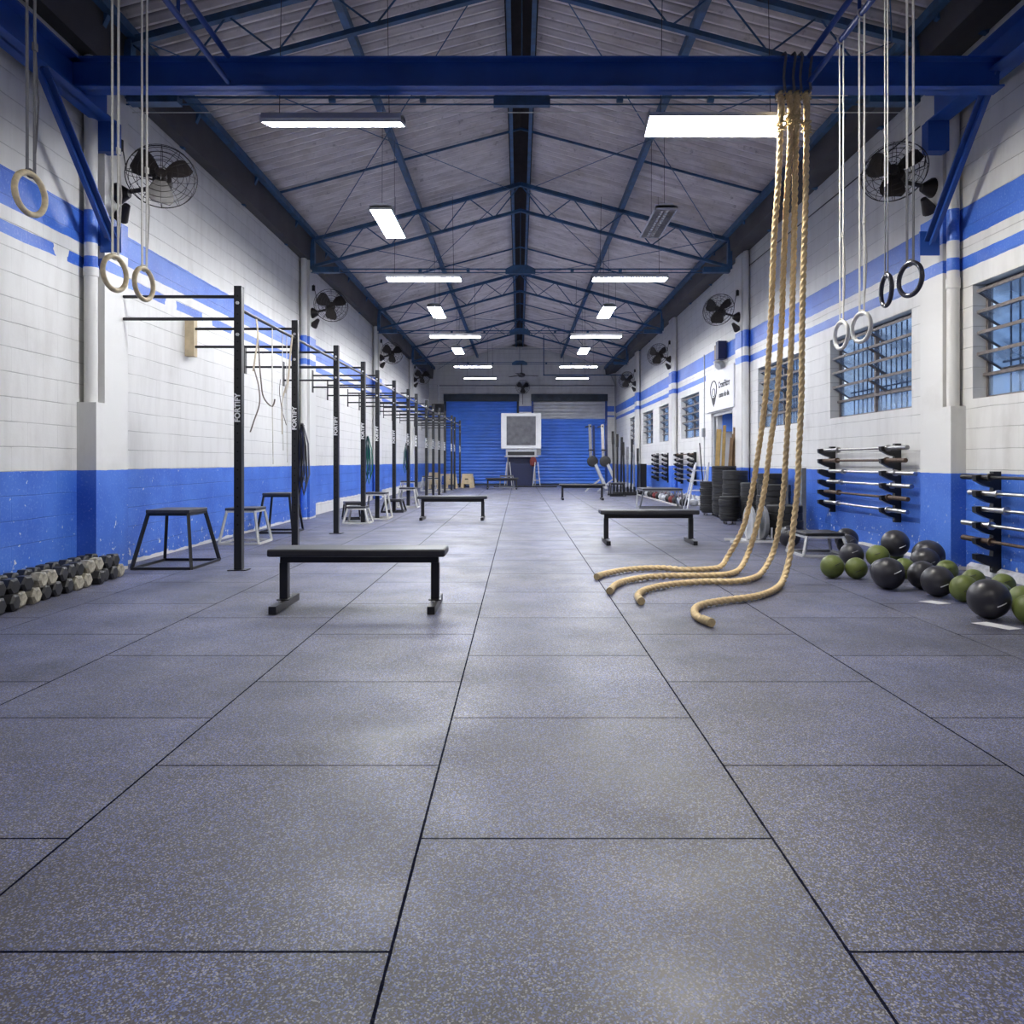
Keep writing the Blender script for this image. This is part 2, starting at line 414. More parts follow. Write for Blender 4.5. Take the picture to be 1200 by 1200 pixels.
# ---------------------------------------------------------------- shutters
def shutter(name, box, split=None):
    x0, x1, _, zt = box
    mb = MB(); prof = []; z = .03; n = 25; st = (zt-.28-.03)/n
    yb = YB+.10
    def rows(za, zb, mbx):
        k = int(round((zb-za)/st)); vs = []
        for i in range(k*6+1):
            zz = za + (zb-za)*i/(k*6); d = .036*abs(math.sin(math.pi*i/6))
            vs += [(x0, yb-d, zz), (x1, yb-d, zz), (x0, yb+.03, zz), (x1, yb+.03, zz)]
        fs = []
        for i in range(k*6):
            a, b = i*4, i*4+4
            fs += [(a, a+1, b+1, b), (a+2, b+2, b+3, a+3), (a, b, b+2, a+2), (a+1, a+3, b+3, b+1)]
        mbx.add(vs, fs)
    r = None
    root = bpy.data.objects.new(name, None); COL.objects.link(root); root['kind'] = 'structure'
    lo = MB(); rows(.03, split if split else zt-.28, lo); lo.build('shutter_curtain', 'shutter_blue', root)
    if split:
        hi = MB(); rows(split, zt-.28, hi); hi.build('bare_metal_slats', 'shutter_silver', root)
    bx = MB().box(x0-.06, x1+.06, YB-.10, YB+.12, zt-.3, zt+.02)
    if split:
        for k in range(7): bx.cyl((x0+.25+k*.48, YB-.13, zt-.14), (x0+.25+k*.48, YB-.10, zt-.14), .045, 10)
    bx.build('roller_box', 'dark', root, .01)
    for sx in (x0, x1):
        MB().box(sx-.05, sx+.05, YB-.03, YB+.1, 0, zt-.3).build('guide_rail', 'dark' if not split else 'steel_blue', root)
    MB().box(x0, x1, YB+.04, YB+.12, 0, .07).build('bottom_rail', 'dark', root)
shutter('door_1', SHL); shutter('door_2', SHR, 3.02)

# ---------------------------------------------------------------- windows
for i, (a, b) in enumerate(wins):
    root = bpy.data.objects.new('window_%d' % (i+1), None); COL.objects.link(root); root['kind'] = 'structure'
    z0, z1 = WZ; xo = XR+.13; t = .03
    mb = MB().box(xo, xo+.03, a, b, z0, z0+t).box(xo, xo+.03, a, b, z1-t, z1).box(xo, xo+.03, a, a+t, z0, z1).box(xo, xo+.03, b-t, b, z0, z1)
    mid = (a+b)/2
    mb.box(xo-.02, xo+.03, mid-.02, mid+.02, z0, z1)
    zr = [z0+.24+k*(z1-.06-z0-.24)/4 for k in range(5)]
    mb.box(xo-.03, xo+.02, a, b, zr[0]-.02, zr[0]+.01)
    mb.build('window_frame', 'frame', root)
    MB().box(xo+.01, xo+.018, a+t, b-t, z0+t, zr[0]-.02).build('fixed_pane', 'glass', root)
    hh = zr[1]-zr[0]
    for k in range(4):      # open hopper sashes: top edge in, lower edge out
        for (p, q) in ((a+.03, mid-.02), (mid+.02, b-.03)):
            zt, zb = zr[k+1]-.01, zr[k]+.05; xi, xx = xo-.10, xo+.13
            f = MB().bar((xi, p, zt), (xi, q, zt), .018, .03).bar((xx, p, zb), (xx, q, zb), .02, .02)
            f.bar((xi, p, zt), (xx, p, zb), .015, .02).bar((xi, q, zt), (xx, q, zb), .015, .02)
            sash = f.build('sash', 'frame', root)
            MB().bar((xi, (p+q)/2, zt), (xx, (p+q)/2, zb), q-p-.02, .005).build('pane', 'glass', sash)
    g = MB(); n = int((b-a)/.125)
    for k in range(1, n): g.box(xo+.15, xo+.163, a+k*(b-a)/n-.0065, a+k*(b-a)/n+.0065, z0, z1)
    for z in (z0+.35, z0+.7): g.box(xo+.163, xo+.17, a, b, z, z+.02)
    g.build('security_bars', 'bar', root)

# doorway with a small white room behind it
mb = MB().box(XR+.2, XR+1.6, 17.3, 17.4, 0, 2.9).box(XR+1.5, XR+1.6, 14.9, 17.4, 0, 2.9).box(XR+.2, XR+1.6, 14.9, 15.0, 0, 2.9).box(XR+.2, XR+1.6, 14.9, 17.4, 2.8, 2.9)
struct(mb, 'wall_side_room', M('plain_white_plaster', (.78, .77, .75), .6))
rt = bpy.data.objects.new('door_3', None); COL.objects.link(rt); rt['kind'] = 'structure'
MB().box(XR+.04, XR+.08, 15.45, 15.52, 0, 2.17).box(XR+.04, XR+.08, 17.08, 17.15, 0, 2.17).box(XR+.04, XR+.08, 15.45, 17.15, 2.1, 2.17).build('door_frame', 'lgrey', rt)
MB().box(XR+.08, XR+.9, 16.95, 17.0, .02, 2.1).build('door_leaf', 'white', rt)
MB().cyl((XR+.8, 16.92, 1.0), (XR+.8, 16.95, 1.0), .025).build('door_handle', 'steelbar', rt)
# white base ledge along the left wall
struct(MB().prism([(XL, 0), (XL+.12, 0), (XL+.10, .15), (XL, .17)], Y0, 7.0, 'y').build and MB().box(XL, XL+.11, Y0, 6.88, 0, .13), 'baseboard_left', M('concrete_ledge', (.42, .41, .42), .7, 0, .3, 6, .3))
struct(MB().prism([(XR, 0), (XR-.05, 0), (XR-.04, .06), (XR, .09)], 4.0, 7.3, 'y'), 'baseboard_right', M('chipped_white_skirting', (.68, .69, .74), .7, 0, .3, 12, .3))

# ---------------------------------------------------------------- roof steel
TY = [.8, 7.4, 14.0, 20.6, 27.2]
tl = ['nearest to the camera, over the deep blue cross beam', 'second from the camera', 'third from the camera', 'farthest, before the end wall']
for ti, ty in enumerate(TY):
    w = tl[ti-1] if ti else 'overhead, just above the camera'
    t = thing('roof_truss', 'blue lattice roof truss, ' + w, 'roof truss', (0, ty, 4.68), 0, 'blue roof trusses')
    for sg, xe in ((-1, -3.86), (1, 3.95)):
        def up(x): return 6.27-4.68-.268*abs(x-RX)
        def lo(x): return 5.78-4.68-.27*abs(x-RX)
        MB().bar((RX, 0, up(RX)), (xe, 0, up(xe)), .07, .07).build('top_chord', 'truss_blue', t)
        MB().bar((RX, 0, lo(RX)), (xe, 0, lo(xe)), .06, .05).build('bottom_chord', 'truss_blue', t)
        z = MB(); xs = [RX+(xe-RX)*k/8 for k in range(9)]
        for k in range(8):
            p = (xs[k], 0, up(xs[k]) if k % 2 == 0 else lo(xs[k])); q = (xs[k+1], 0, lo(xs[k+1]) if k % 2 == 0 else up(xs[k+1]))
            z.cyl(p, q, .011, 6)
        z.build('lacing_bars', 'truss_blue', t)
        MB().bar((xe, 0, up(xe)), (xe, 0, .0), .08, .1).bar((xe-.0*sg, 0, -.02), (xe-sg*.5, 0, -.02), .12, .10).build('shoe', 'truss_blue', t)
    MB().cyl((-3.9, 0, 0), (3.95, 0, 0), .013, 8).cyl((-3.9, .02, -.06), (3.95, .02, -.06), .009, 6).build('tie_rod', 'truss_blue', t)
    MB().prism([(RX-.28, -.09), (RX+.28, -.09), (RX+.28, 0), (RX+.13, .07), (RX-.13, .07), (RX-.28, 0)], -.03, .03, 'y').build('centre_plate', 'truss_blue', t)
    MB().cyl((RX, 0, .05), (RX, 0, lo(RX)), .006, 6).build('hanger_rod', 'truss_blue', t)
    for x in (-1.85, -.95, 1.0, 1.9):
        MB().cyl((x-.03, 0, -.02), (x+.03, 0, -.02), .035, 8).build('turnbuckle', 'truss_blue', t)
where = ['in the bay over the camera', 'in the bay beyond the nearest truss', 'in the bay beyond the second truss', 'in the bay beyond the third truss', 'in the bay by the end wall']
for k, ty in enumerate((5.4, 12.0, 18.6, 25.2, 31.0)):
    mb = MB()
    for xe in (-3.9, 3.95):
        mb.bar((RX, 0, roofz(RX)-.08-5), (xe, 0, roofz(xe)-.08-5), .03, .03)
    tag(mb.build('roof_rafter', 'truss_blue'), 'thin blue intermediate rafter under the corrugated sheets, ' + where[k], 'rafter', 'thin roof rafters').location = (0, ty, 5)
    br = MB()
    ya, yb = TY[k]-ty, (TY[k+1] if k < 4 else 33.8)-ty
    for sg in (-1, 1):
        br.cyl((sg*.15, ya, roofz(.15)-.3-5), (sg*3.7, yb, roofz(3.7)-.3-5), .007, 6)
        br.cyl((sg*3.7, ya, roofz(3.7)-.3-5), (sg*.15, yb, roofz(.15)-.3-5), .007, 6)
    o = br.build('bracing_rods', 'truss_blue'); tag(o, 'crossed thin bracing rods under the roof, ' + where[k], 'bracing rods', 'roof cross bracing'); o.location = (0, ty, 5)
def beam(name, label, x, z, w, h, mat='truss_blue'):
    mb = MB().box(-w/2, w/2, Y0, YB-.02, -h/2, h/2).box(-w*.7, w*.7, Y0, YB-.02, -h/2-.008, -h/2)
    o = mb.build(name, mat); o.location = (x, 0, z); return tag(o, label, 'purlin')
beam('roof_purlin', 'blue ridge purlin running the length of the hall, left of the pair', RX-.15, 6.36, .04, .12)
beam('roof_purlin', 'blue ridge purlin running the length of the hall, right of the pair', RX+.15, 6.36, .04, .12)
beam('roof_purlin', 'blue mid-slope purlin under the left roof slope', -1.87, 5.86, .06, .13)
beam('roof_purlin', 'blue mid-slope purlin under the right roof slope', 1.93, 5.86, .06, .13)
beam('roof_purlin', 'blue eaves purlin beside the left gutter', -3.84, 5.32, .07, .10)
beam('roof_purlin', 'blue eaves purlin beside the right gutter', 3.90, 5.32, .07, .10)
# gutters
for sg, xi, zi, xo, zo, nm in ((-1, -3.88, 5.36, -4.075, 4.86, 'left'), (1, 3.93, 5.34, 4.415, 5.12, 'right')):
    t = thing('box_gutter', 'dark sheet-metal eaves gutter along the top of the %s wall' % nm, 'gutter', (0, 0, zo))
    MB().prism([(xi, zi-zo), (xi-sg*.01, zi-zo-.02), (xi+sg*.03, -.02 if sg < 0 else -.12), (xo, 0), (xo, zi-zo)], Y0, YB-.01, 'y').build('trough', 'gutter', t)
    for k in range(16):
        y = 3.0+k*2.0
        if y < 33.5:
            MB().bar((xi+sg*.0-sg*.02, y, zi-zo-.1), (xo-sg*.02, y, -.02), .06, .05).build('gutter_bracket', 'truss_blue', t)

# runway beams, cross beam, braces
def ibeam(name, label, p, q, w, h, mat, cat='steel beam', tf=.016):
    p, q = Vector(p), Vector(q); c = (p+q)/2; mb = MB()
    pl, ql = p-c, q-c; d = (q-p).normalized(); up = Vector((0, 0, 1)); 
    mb.bar(pl, ql, .014, h)
    for s_ in (-1, 1): mb.bar(pl+up*s_*(h/2-tf/2), ql+up*s_*(h/2-tf/2), w, tf)
    o = mb.build(name, mat); o.location = c; return tag(o, label, cat)
ibeam('runway_beam', 'deep blue steel beam along the top of the left wall, nearest bay', (-3.89, Y0, 4.41), (-3.89, 7.04, 4.41), .2, .3, 'beam_blue')
ibeam('runway_beam', 'deep blue steel beam along the top of the right wall, nearest bay', (4.19, Y0, 4.62), (4.19, 7.52, 4.62), .2, .3, 'beam_blue')
ibeam('cross_beam', 'deep blue steel cross beam spanning the hall, holding the climbing ropes', (-3.88, 6.5, 4.43), (4.18, 6.5, 4.43), .16, .26, 'beam_blue')
tag(MB().box(-3.99, -3.78, 7.0, 7.1, 3.98, 4.27).build('bearing_block', 'beam_blue'), 'blue steel bearing block under the left runway beam end', 'bracket')
tag(MB().box(4.08, 4.29, 7.44, 7.56, 4.17, 4.47).build('bearing_block', 'beam_blue'), 'blue steel bearing block under the right runway beam end', 'bracket')
for sg, x, y0, z0, y1, z1, nm in ((-1, -3.84, 6.0, 4.24, 7.04, 3.16, 'left'), (1, 4.14, 6.5, 4.48, 7.54, 3.27, 'right')):
    c = Vector((x, (y0+y1)/2, (z0+z1)/2)); p = Vector((x, y0, z0))-c; q = Vector((x, y1, z1))-c
    t = thing('diagonal_brace', 'deep blue diagonal steel brace between the %s runway beam and pilaster' % nm, 'brace', c)
    MB().bar(p, q, .012, .11, (1, 0, 0)).bar(p, q, .075, .012, (1, 0, 0)).bar(p+Vector((-sg*.035, 0, 0)), q+Vector((-sg*.035, 0, 0)), .012, .05, (1, 0, 0)).build('channel', 'beam_blue', t)
    MB().box(q.x-.1, q.x+.1, q.y-.02, q.y, q.z-.12, q.z+.12).build('end_plate', 'beam_blue', t)
# twin pipes for the rings
for x, nm in ((-2.5, 'left'), (2.5, 'right')):
    t = thing('ring_rail', 'blue two-pipe overhead rail on the %s carrying the gymnastic rings' % nm, 'rail', (x, 1.0, 4.34))
    MB().cyl((0, -4, 0), (0, 5.42, 0), .024, 12).build('lower_pipe', 'steel_blue', t)
    MB().cyl((0, -4, .22), (0, 5.42, .22), .024, 12).build('upper_pipe', 'steel_blue', t)
    for k in range(7):
        MB().cyl((0, -3.2+k*1.28, 0), (0, -3.2+k*1.28, .22), .014, 8).build('spacer', 'steel_blue', t)

# rain pipes on the pilasters
for Ps, x, mt, nm, zt in ((PL, FL-.09, mpl, 'left', 4.85), (PR, FR+.065, mpr, 'right', 5.1)):
    for i, y in enumerate(Ps):
        if i == 0: continue
        z0 = 1.6 if i == 1 else 0.0
        o = MB().cyl((0, 0, 0), (0, 0, zt-z0), .058, 20).lathe([(.066, 1.2), (.066, 1.3)], 20).build('rain_pipe', mt)
        o.location = (x, y-.07, z0)
        tag(o, 'painted rain pipe down the %s wall pilaster, %s from the camera' % (nm, ['', 'first', 'second', 'third', 'fourth'][i]), 'pipe', 'rain pipes')

# ---------------------------------------------------------------- ceiling lights
def lamp(name, label, c, lengthwise=False, tilt=0, lit='lamp', wires=1.4):
    """fluorescent fitting, 1.25 m by .3 m; the origin is its underside centre"""
    t = thing(name, label, 'ceiling light', c, R(90) if lengthwise else 0, 'hanging fluorescent lights')
    L, W = .63, .15; rot = Matrix.Rotation(tilt, 3, 'X')
    def tr(mb): mb.v = [tuple(rot @ Vector(v)) for v in mb.v]; return mb
    h = MB().prism([(-W, 0), (-W, .035), (-W*.55, .085), (W*.55, .085), (W, .035), (W, 0), (W-.012, 0), (W-.012, .03), (-W+.012, .03), (-W+.012, 0)], -L, L, 'x')
    h.box(-L, -L+.012, -W, W, 0, .06).box(L-.012, L, -W, W, 0, .06)
    tr(h).build('housing', 'housing', t)
    if lit:
        tr(MB().box(-L+.014, L-.014, -W+.014, W-.014, .006, .026)).build('diffuser', lit, t)
    else:
        tr(MB().box(-L+.014, L-.014, -.05, -.02, .012, .03).box(-L+.014, L-.014, .02, .05, .012, .03)).build('unlit_tube', 'white', t)
        lv = MB()
        for k in range(13): lv.box(-L+.05+k*.096, -L+.054+k*.096, -W+.012, W-.012, 0, .03)
        lv.box(-L, L, -.003, .003, 0, .03)
        tr(lv).build('louvre', 'chrome', t)
    for sx in (-.5, .5):
        MB().cyl((sx, 0, .08), (sx*.96, 0, wires), .0035, 6).build('hanging_wire', 'black', t)
    return t
lamp('ceiling_light', 'white fluorescent light hung crosswise, seen edge-on, nearest on the left', (-1.68, 6.8, 4.14), False, R(16))
lamp('ceiling_light', 'glaring fluorescent light hung crosswise beside the climbing ropes', (1.79, 6.8, 4.12), False, R(-14), 'lampbright')
lg = ['second', 'third', 'fourth', 'farthest']
for i, (y, z, xl, xr) in enumerate(((12.6, 4.14, -1.6, 1.87), (18.4, 4.14, -1.57, 1.9), (25.0, 4.24, -1.54, 2.0), (29.3, 4.33, -1.52, 2.1))):
    lamp('ceiling_light', 'lit fluorescent light hung crosswise in the left row, %s from the camera' % lg[i], (xl, y, z))
    lamp('ceiling_light', 'lit fluorescent light hung crosswise in the right row, %s from the camera' % lg[i], (xr, y, z))
for i, (y, nm) in enumerate(((10.5, 'nearest'), (16.7, 'middle'), (22.5, 'farthest'))):
    lamp('ceiling_light', 'lit fluorescent light hung lengthwise under the left purlin, %s of three' % nm, (-1.83, y, 4.40), True)
    lamp('ceiling_light', ('unlit louvred fluorescent light hung lengthwise under the right purlin' if i == 0 else 'lit fluorescent light hung lengthwise under the right purlin, %s' % nm), (1.95, y, 4.40), True, 0, None if i == 0 else 'lamp')

for x, nm_ in ((-1.7, 'left'), (1.8, 'right')):  # out-of-view pair added to brighten the near face of the cross beam
    lamp('ceiling_light', 'added unseen fill light overhead at the camera end, %s row' % nm_, (x, .9, 4.14), lit='lampfill')
# ---------------------------------------------------------------- wall fans
def make_fan():
    """fan head faces -Y at the origin; bracket arm runs back to +Y"""
    t = thing('wall_fan', 'fan', 'fan')
    r = .315
    g = MB()
    for k, (rr, d) in enumerate(((.315, 0), (.295, -.06), (.25, -.085), (.20, -.10), (.15, -.11), (.10, -.115), (.05, -.12), (.29, .06), (.22, .08), (.14, .09))):
        g.tube([(rr*math.cos(2*math.pi*i/36), d, rr*math.sin(2*math.pi*i/36)) for i in range(36)], .0028 if k else .005, 5, True)
    for k in range(12):
        a = 2*math.pi*k/12; c, s_ = math.cos(a), math.sin(a)
        g.tube([(q*c, d, q*s_) for q, d in ((.04, -.12), (.10, -.115), (.20, -.10), (.295, -.06), (.315, 0))], .0026, 5)
        g.tube([(q*c, d, q*s_) for q, d in ((.08, .095), (.22, .08), (.29, .06), (.315, 0))], .0026, 5)
    g.build('wire_guard', 'fan', t)
    hub = MB().cyl((0, -.07, 0), (0, .03, 0), .05, 18).build('hub', 'fan', t)
    for k in range(3):
        a0 = 2*math.pi*k/3 + .5; vs = []; n = 7
        for i in range(n):
            q = .04 + .235*i/(n-1); hw = (.035+.075*math.sin(min(1, i/(n-1)*1.15)*math.pi*.62))*(1 if i < n-1 else .75)
            for sgn in (-1, 1):
                for th in (-.004, .004):
                    u = sgn*hw; tw = u*.45
                    vs.append((q*math.cos(a0)-u*math.sin(a0), -.02+tw+th, q*math.sin(a0)+u*math.cos(a0)))
        fs = [(0, 1, 3, 2)]
        for i in range(n-1):
            a, b = i*4, i*4+4
            fs += [(a, a+2, b+2, b), (a+1, b+1, b+3, a+3), (a, b, b+1, a+1), (a+2, a+3, b+3, b+2)]
        fs.append(((n-1)*4, (n-1)*4+2, (n-1)*4+3, (n-1)*4+1))
        MB().add(vs, fs).build('blade', 'fan', t)
    MB().lathe([(.05, 0), (.085, .02), (.09, .12), (.07, .18), (.02, .2)], 20, (0, .03, 0), Matrix.Rotation(R(-90), 3, 'X')).build('motor', 'fan', t)
    return t
fanp = Proto(make_fan())
def fan(x, y, z, wx, wy, yaw, pitch, label):
    f = fanp.put((x, y, z), 0, label, 'wall fans', rot=(pitch, 0, yaw))
    # bracket is built in the fan's own frame
    mw = (Matrix.Translation((x, y, z)) @ f.rotation_euler.to_matrix().to_4x4()).inverted()
    P = lambda *p: mw @ Vector(p)
    m = MB(); m.cyl((0, .2, 0), P(wx, wy, z-.12), .022, 10); sg = -1 if wx < 0 else 1
    a, b = P(wx, wy, z-.12), P(wx-sg*.12, wy, z-.12)
    rot = Vector((0, 0, 1)).rotation_difference(b-a).to_matrix()
    m.lathe([(.10, 0), (.10, .02), (.04, .12)], 16, a, rot)
    m.build('wall_bracket', 'fan', f)
    pth = [P(wx-sg*.03, wy, z+.42), P(wx-sg*.06, wy, z+.28), P(wx-sg*.10, wy-.02, z+.1), (0, .19, .03)]
    MB().tube(pth, .006, 6).cyl(P(wx-sg*.03, wy, z+.40), P(wx-sg*.03, wy, z+.3), .03, 10).build('power_cord', 'black', f)
    MB().cyl(P(wx-sg*.03, wy, z-.36), P(wx-sg*.14, wy-.08, z-.26), .075, 14, .03).build('switch_canopy', 'fan', f)
    return f
pos4 = ['nearest to the camera', 'second from the camera', 'third from the camera', 'farthest from the camera']
for i, (x, y, z) in enumerate(((-3.42, 7.15, 3.80), (-3.52, 14.0, 4.0), (-3.56, 20.95, 4.12), (-3.6, 27.75, 4.25))):
    fan(x, y, z, FL, y+.12, R(22), R(-8), 'dark caged fan on a left wall pilaster, ' + pos4[i])
for i, (x, y, z) in enumerate(((3.82, 7.6, 4.02), (3.85, 14.4, 4.0), (3.9, 20.95, 4.08), (3.93, 27.25, 4.05))):
    fan(x, y, z, FR, y+.12, R(-38), R(-10), 'dark caged fan on a right wall pilaster, ' + pos4[i])
f = fanp.put((.18, 33.5, 4.42), 0, 'dark caged fan on the end wall between the two shutters', 'wall fans')
MB().cyl((0, .2, 0), (0, .5, -.1), .022, 10).cyl((0, .46, -.1), (0, .5, -.1), .09, 14).build('wall_bracket', 'fan', f)
MB().tube([(0, .48, -.2), (0, .47, -.5), (0, .48, -.75)], .012, 6).build('power_cord', 'black', f)
# ceiling fan
t = thing('ceiling_fan', 'dark ceiling fan hanging from the farthest truss', 'fan', (.1, 27.1, 4.2))
MB().cyl((0, 0, .05), (0, 0, .42), .018, 8).build('down_rod', 'fan', t)
MB().lathe([(.03, .1), (.12, .06), (.14, 0), (.10, -.05), (.02, -.07)], 18).build('motor', 'fan', t)
for a in (15, 135, 255):
    c, s_ = math.cos(R(a)), math.sin(R(a))
    MB().bar((c*.12, s_*.12, .0), (c*.62, s_*.62, .0), .12, .012).build('blade', 'fan', t)

# ---------------------------------------------------------------- gymnastic rings
def ring(x, y, z, a, mat, smat, label, sm2=None, zj=2.85):
    t = thing('gymnastic_ring', label, 'gymnastic ring', (x, y, z), R(a), 'hanging gymnastic rings')
    r = .1035
    MB().tube([(r*math.cos(2*math.pi*i/40), 0, r*math.sin(2*math.pi*i/40)) for i in range(40)], .0155, 12, True).build('ring', mat, t)
    top = 4.34-z
    def strand(dx0, dx1, za, zb, m, nm):
        w = .009
        MB().bar((dx0, 0, za), (dx1, 0, zb), .004, 2*w, (1, 0, 0)).build(nm, m, t)
    for sg in (-1, 1):
        if sm2:
            strand(sg*.028, sg*.028, .11, zj-z, sm2, 'dark_strap'); strand(sg*.028, sg*.028, zj-z, top+.0, smat, 'strap')
        else: strand(sg*.02 if sg < 0 else .03, sg*.024 if sg < 0 else .034, .11, top, smat, 'strap')
    MB().tube([(.03*math.cos(q), 0, .105+.02*math.sin(q)) for q in [math.pi*k/8 for k in range(-8, 8)]], .006, 6, True).build('strap_loop', sm2 or smat, t)
    if not sm2 and mat != 'birch': MB().box(.02, .045, -.008, .008, .75, .79).tube([(.035, 0, .76), (.06, 0, .5), (.045, 0, .3), (.035, 0, .22)], .005, 5).build('buckle', smat, t)
    # wrap over the pipe
    MB().tube([(0, .03*math.cos(q), top+.002+.03*math.sin(q)) for q in [2*math.pi*k/14 for k in range(14)]], .007, 5, True).build('pipe_loop', smat, t)
ring(-2.5, 3.82, 2.44, 84, 'ringwood', 'greyweb', 'wooden gymnastic ring on dark grey straps, leftmost')
ring(-2.5, 4.62, 2.235, 80, 'ringwood', 'webbing', 'wooden gymnastic ring on cream straps, nearer of the left pair')
ring(-2.5, 4.98, 2.255, 84, 'ringwood', 'webbing', 'wooden gymnastic ring on cream straps, farther of the left pair')
ring(2.5, 5.79, 2.05, -86, 'ringwhite', 'webbing', 'white gymnastic ring on cream straps, closer to the climbing ropes')
ring(2.5, 5.45, 2.05, -78, 'ringwhite', 'webbing', 'white gymnastic ring on cream straps, right one of the white pair')
ring(2.5, 5.08, 2.235, -98, 'ringblack', 'webbing', 'dark gymnastic ring on half-dark straps, left one of the dark pair', 'greyweb', 2.95)
ring(2.5, 4.77, 2.235, -78, 'ringblack', 'webbing', 'dark gymnastic ring on half-dark straps, right one of the dark pair', 'greyweb', 2.95)

# ---------------------------------------------------------------- climbing ropes
ROPES = [
[(2.281, 6.5, 4.257), (2.282, 6.524, 3.859), (2.28, 6.57, 3.503), (2.273, 6.651, 3.031), (2.295, 6.808, 2.323), (2.305, 6.985, 1.661), (2.281, 7.18, 1.021), (2.258, 7.29, 0.687), (2.212, 7.387, 0.403), (2.10, 7.50, 0.12), (1.96, 7.32, 0.032), (1.628, 7.2, 0.03), (1.389, 7.32, 0.03), (1.077, 7.22, 0.03), (0.791, 6.92, 0.03), (0.711, 6.766, 0.03)],
[(2.362, 6.5, 4.257), (2.37, 6.521, 3.857), (2.36, 6.578, 3.385), (2.366, 6.679, 2.78), (2.384, 6.773, 2.316), (2.391, 6.928, 1.656), (2.37, 7.042, 1.223), (2.352, 7.171, 0.767), (2.304, 7.26, 0.413), (2.24, 7.30, 0.17), (2.10, 7.12, 0.04), (1.892, 6.88, 0.03), (1.652, 6.82, 0.03), (1.281, 6.791, 0.03), (0.976, 6.57, 0.03), (0.823, 6.319, 0.03), (0.737, 6.026, 0.03)],
[(2.422, 6.5, 4.257), (2.419, 6.519, 3.812), (2.429, 6.586, 3.132), (2.45, 6.698, 2.341), (2.468, 6.819, 1.647), (2.474, 6.902, 1.22), (2.472, 6.98, 0.774), (2.449, 7.04, 0.432), (2.41, 7.07, 0.22), (2.28, 6.95, 0.06), (2.05, 6.62, 0.03), (1.844, 6.48, 0.03), (1.662, 6.48, 0.03), (1.287, 6.33, 0.03), (1.033, 6.067, 0.03), (0.925, 5.796, 0.03), (0.912, 5.583, 0.03)],
[(2.503, 6.5, 4.257), (2.504, 6.501, 3.901), (2.498, 6.504, 3.359), (2.478, 6.511, 2.618), (2.472, 6.515, 2.269), (2.468, 6.523, 1.622), (2.452, 6.529, 1.212), (2.435, 6.535, 0.794), (2.406, 6.538, 0.52), (2.372, 6.53, 0.255), (2.28, 6.42, 0.07), (2.066, 6.05, 0.03), (1.823, 5.76, 0.03), (1.49, 5.56, 0.03), (1.325, 5.417, 0.03), (1.231, 5.23, 0.03), (1.2, 5.0, 0.03), (1.239, 4.84, 0.03)]]
def smooth_path(P, step):
    P = [Vector(p) for p in P]; Q = [P[0]*2-P[1]] + P + [P[-1]*2-P[-2]]; out = []
    for i in range(1, len(Q)-2):
        p0, p1, p2, p3 = Q[i-1:i+3]
        l0, l1, l2 = max((p1-p0).length, .02)**.5, max((p2-p1).length, .02)**.5, max((p3-p2).length, .02)**.5
        m1 = ((p1-p0)/l0 - (p2-p0)/(l0+l1) + (p2-p1)/l1)*l1; m2 = ((p2-p1)/l1 - (p3-p1)/(l1+l2) + (p3-p2)/l2)*l1
        n = max(2, int((p2-p1).length/step))
        for k in range(n):
            t_ = k/n; a = t_*t_*t_; b = t_*t_
            out.append(p1*(2*a-3*b+1) + m1*(a-2*b+t_) + p2*(-2*a+3*b) + m2*(a-b))
    out.append(P[-1]); return out
rl = ['leftmost of the four, its end farthest left', 'second from the left', 'third from the left', 'rightmost, its end curled nearest the camera']
for i, rp in enumerate(ROPES):
    t = thing('climbing_rope', 'thick tan climbing rope trailing on the floor, ' + rl[i], 'climbing rope', (rp[0][0], 6.5, 4.3), 0, 'climbing ropes')
    o = Vector((rp[0][0], 6.5, 4.3))
    path = smooth_path(rp, .011); path = [Vector((p.x, p.y, max(p.z, .029)))-o for p in path]
    L = [0]
    for a, b in zip(path, path[1:]): L.append(L[-1]+(b-a).length)
    rf = lambda k, th: .0278*(.60+.40*abs(math.cos(1.5*(th-2*math.pi*L[k]/.185))))
    MB().tube(path, None, 18, False, rf).build('twisted_rope', 'rope', t)
    # wrapped end
    e = path[-1]; d = (path[-1]-path[-9]).normalized()
    MB().tube([path[-9], path[-5], e, e+d*.02], .0295, 12).build('whipped_end', 'ropefray', t)
    # spliced eye and knots below the beam
    zs = -.33 if i in (0, 3) else -.28
    sp = MB().tube([(0.0, 0, .0), (.024, .02, -.10), (.016, 0, -.2), (.004, .01, zs)], None, 12, False, lambda i_, th: .019*(.75+.25*abs(math.cos(1.5*th))))
    for zz in (-.06, zs+.02): sp.tube([(.034*math.cos(q_), .034*math.sin(q_), zz+.006*q_) for q_ in [k_*.5 for k_ in range(13)]], .011, 6)
    for q in range(30):
        a = rnd.random()*6.28; zq = rnd.choice((zs, zs, zs+.02, -.05))+rnd.uniform(-.03, .03)
        p = Vector((0, 0, zq)); sp.cyl(p, p+Vector((math.cos(a)*.05, math.sin(a)*.05, rnd.uniform(-.03, .03))), .008, 5, .003)
    sp.build('spliced_knot', 'ropefray', t)
    lp = [(0, .095*math.cos(a), .13+.165*math.sin(a)) for a in [2*math.pi*k/20 for k in range(20)]]
    lp = [(0.01*math.sin(k), max(-.1, min(.1, 1.6*p[1])), max(-.03, min(.28, .125+(p[2]-.125)*1.3))) for k, p in enumerate(lp)]
    MB().tube(lp, .012, 8, True).build('beam_strap', 'greyweb', t)

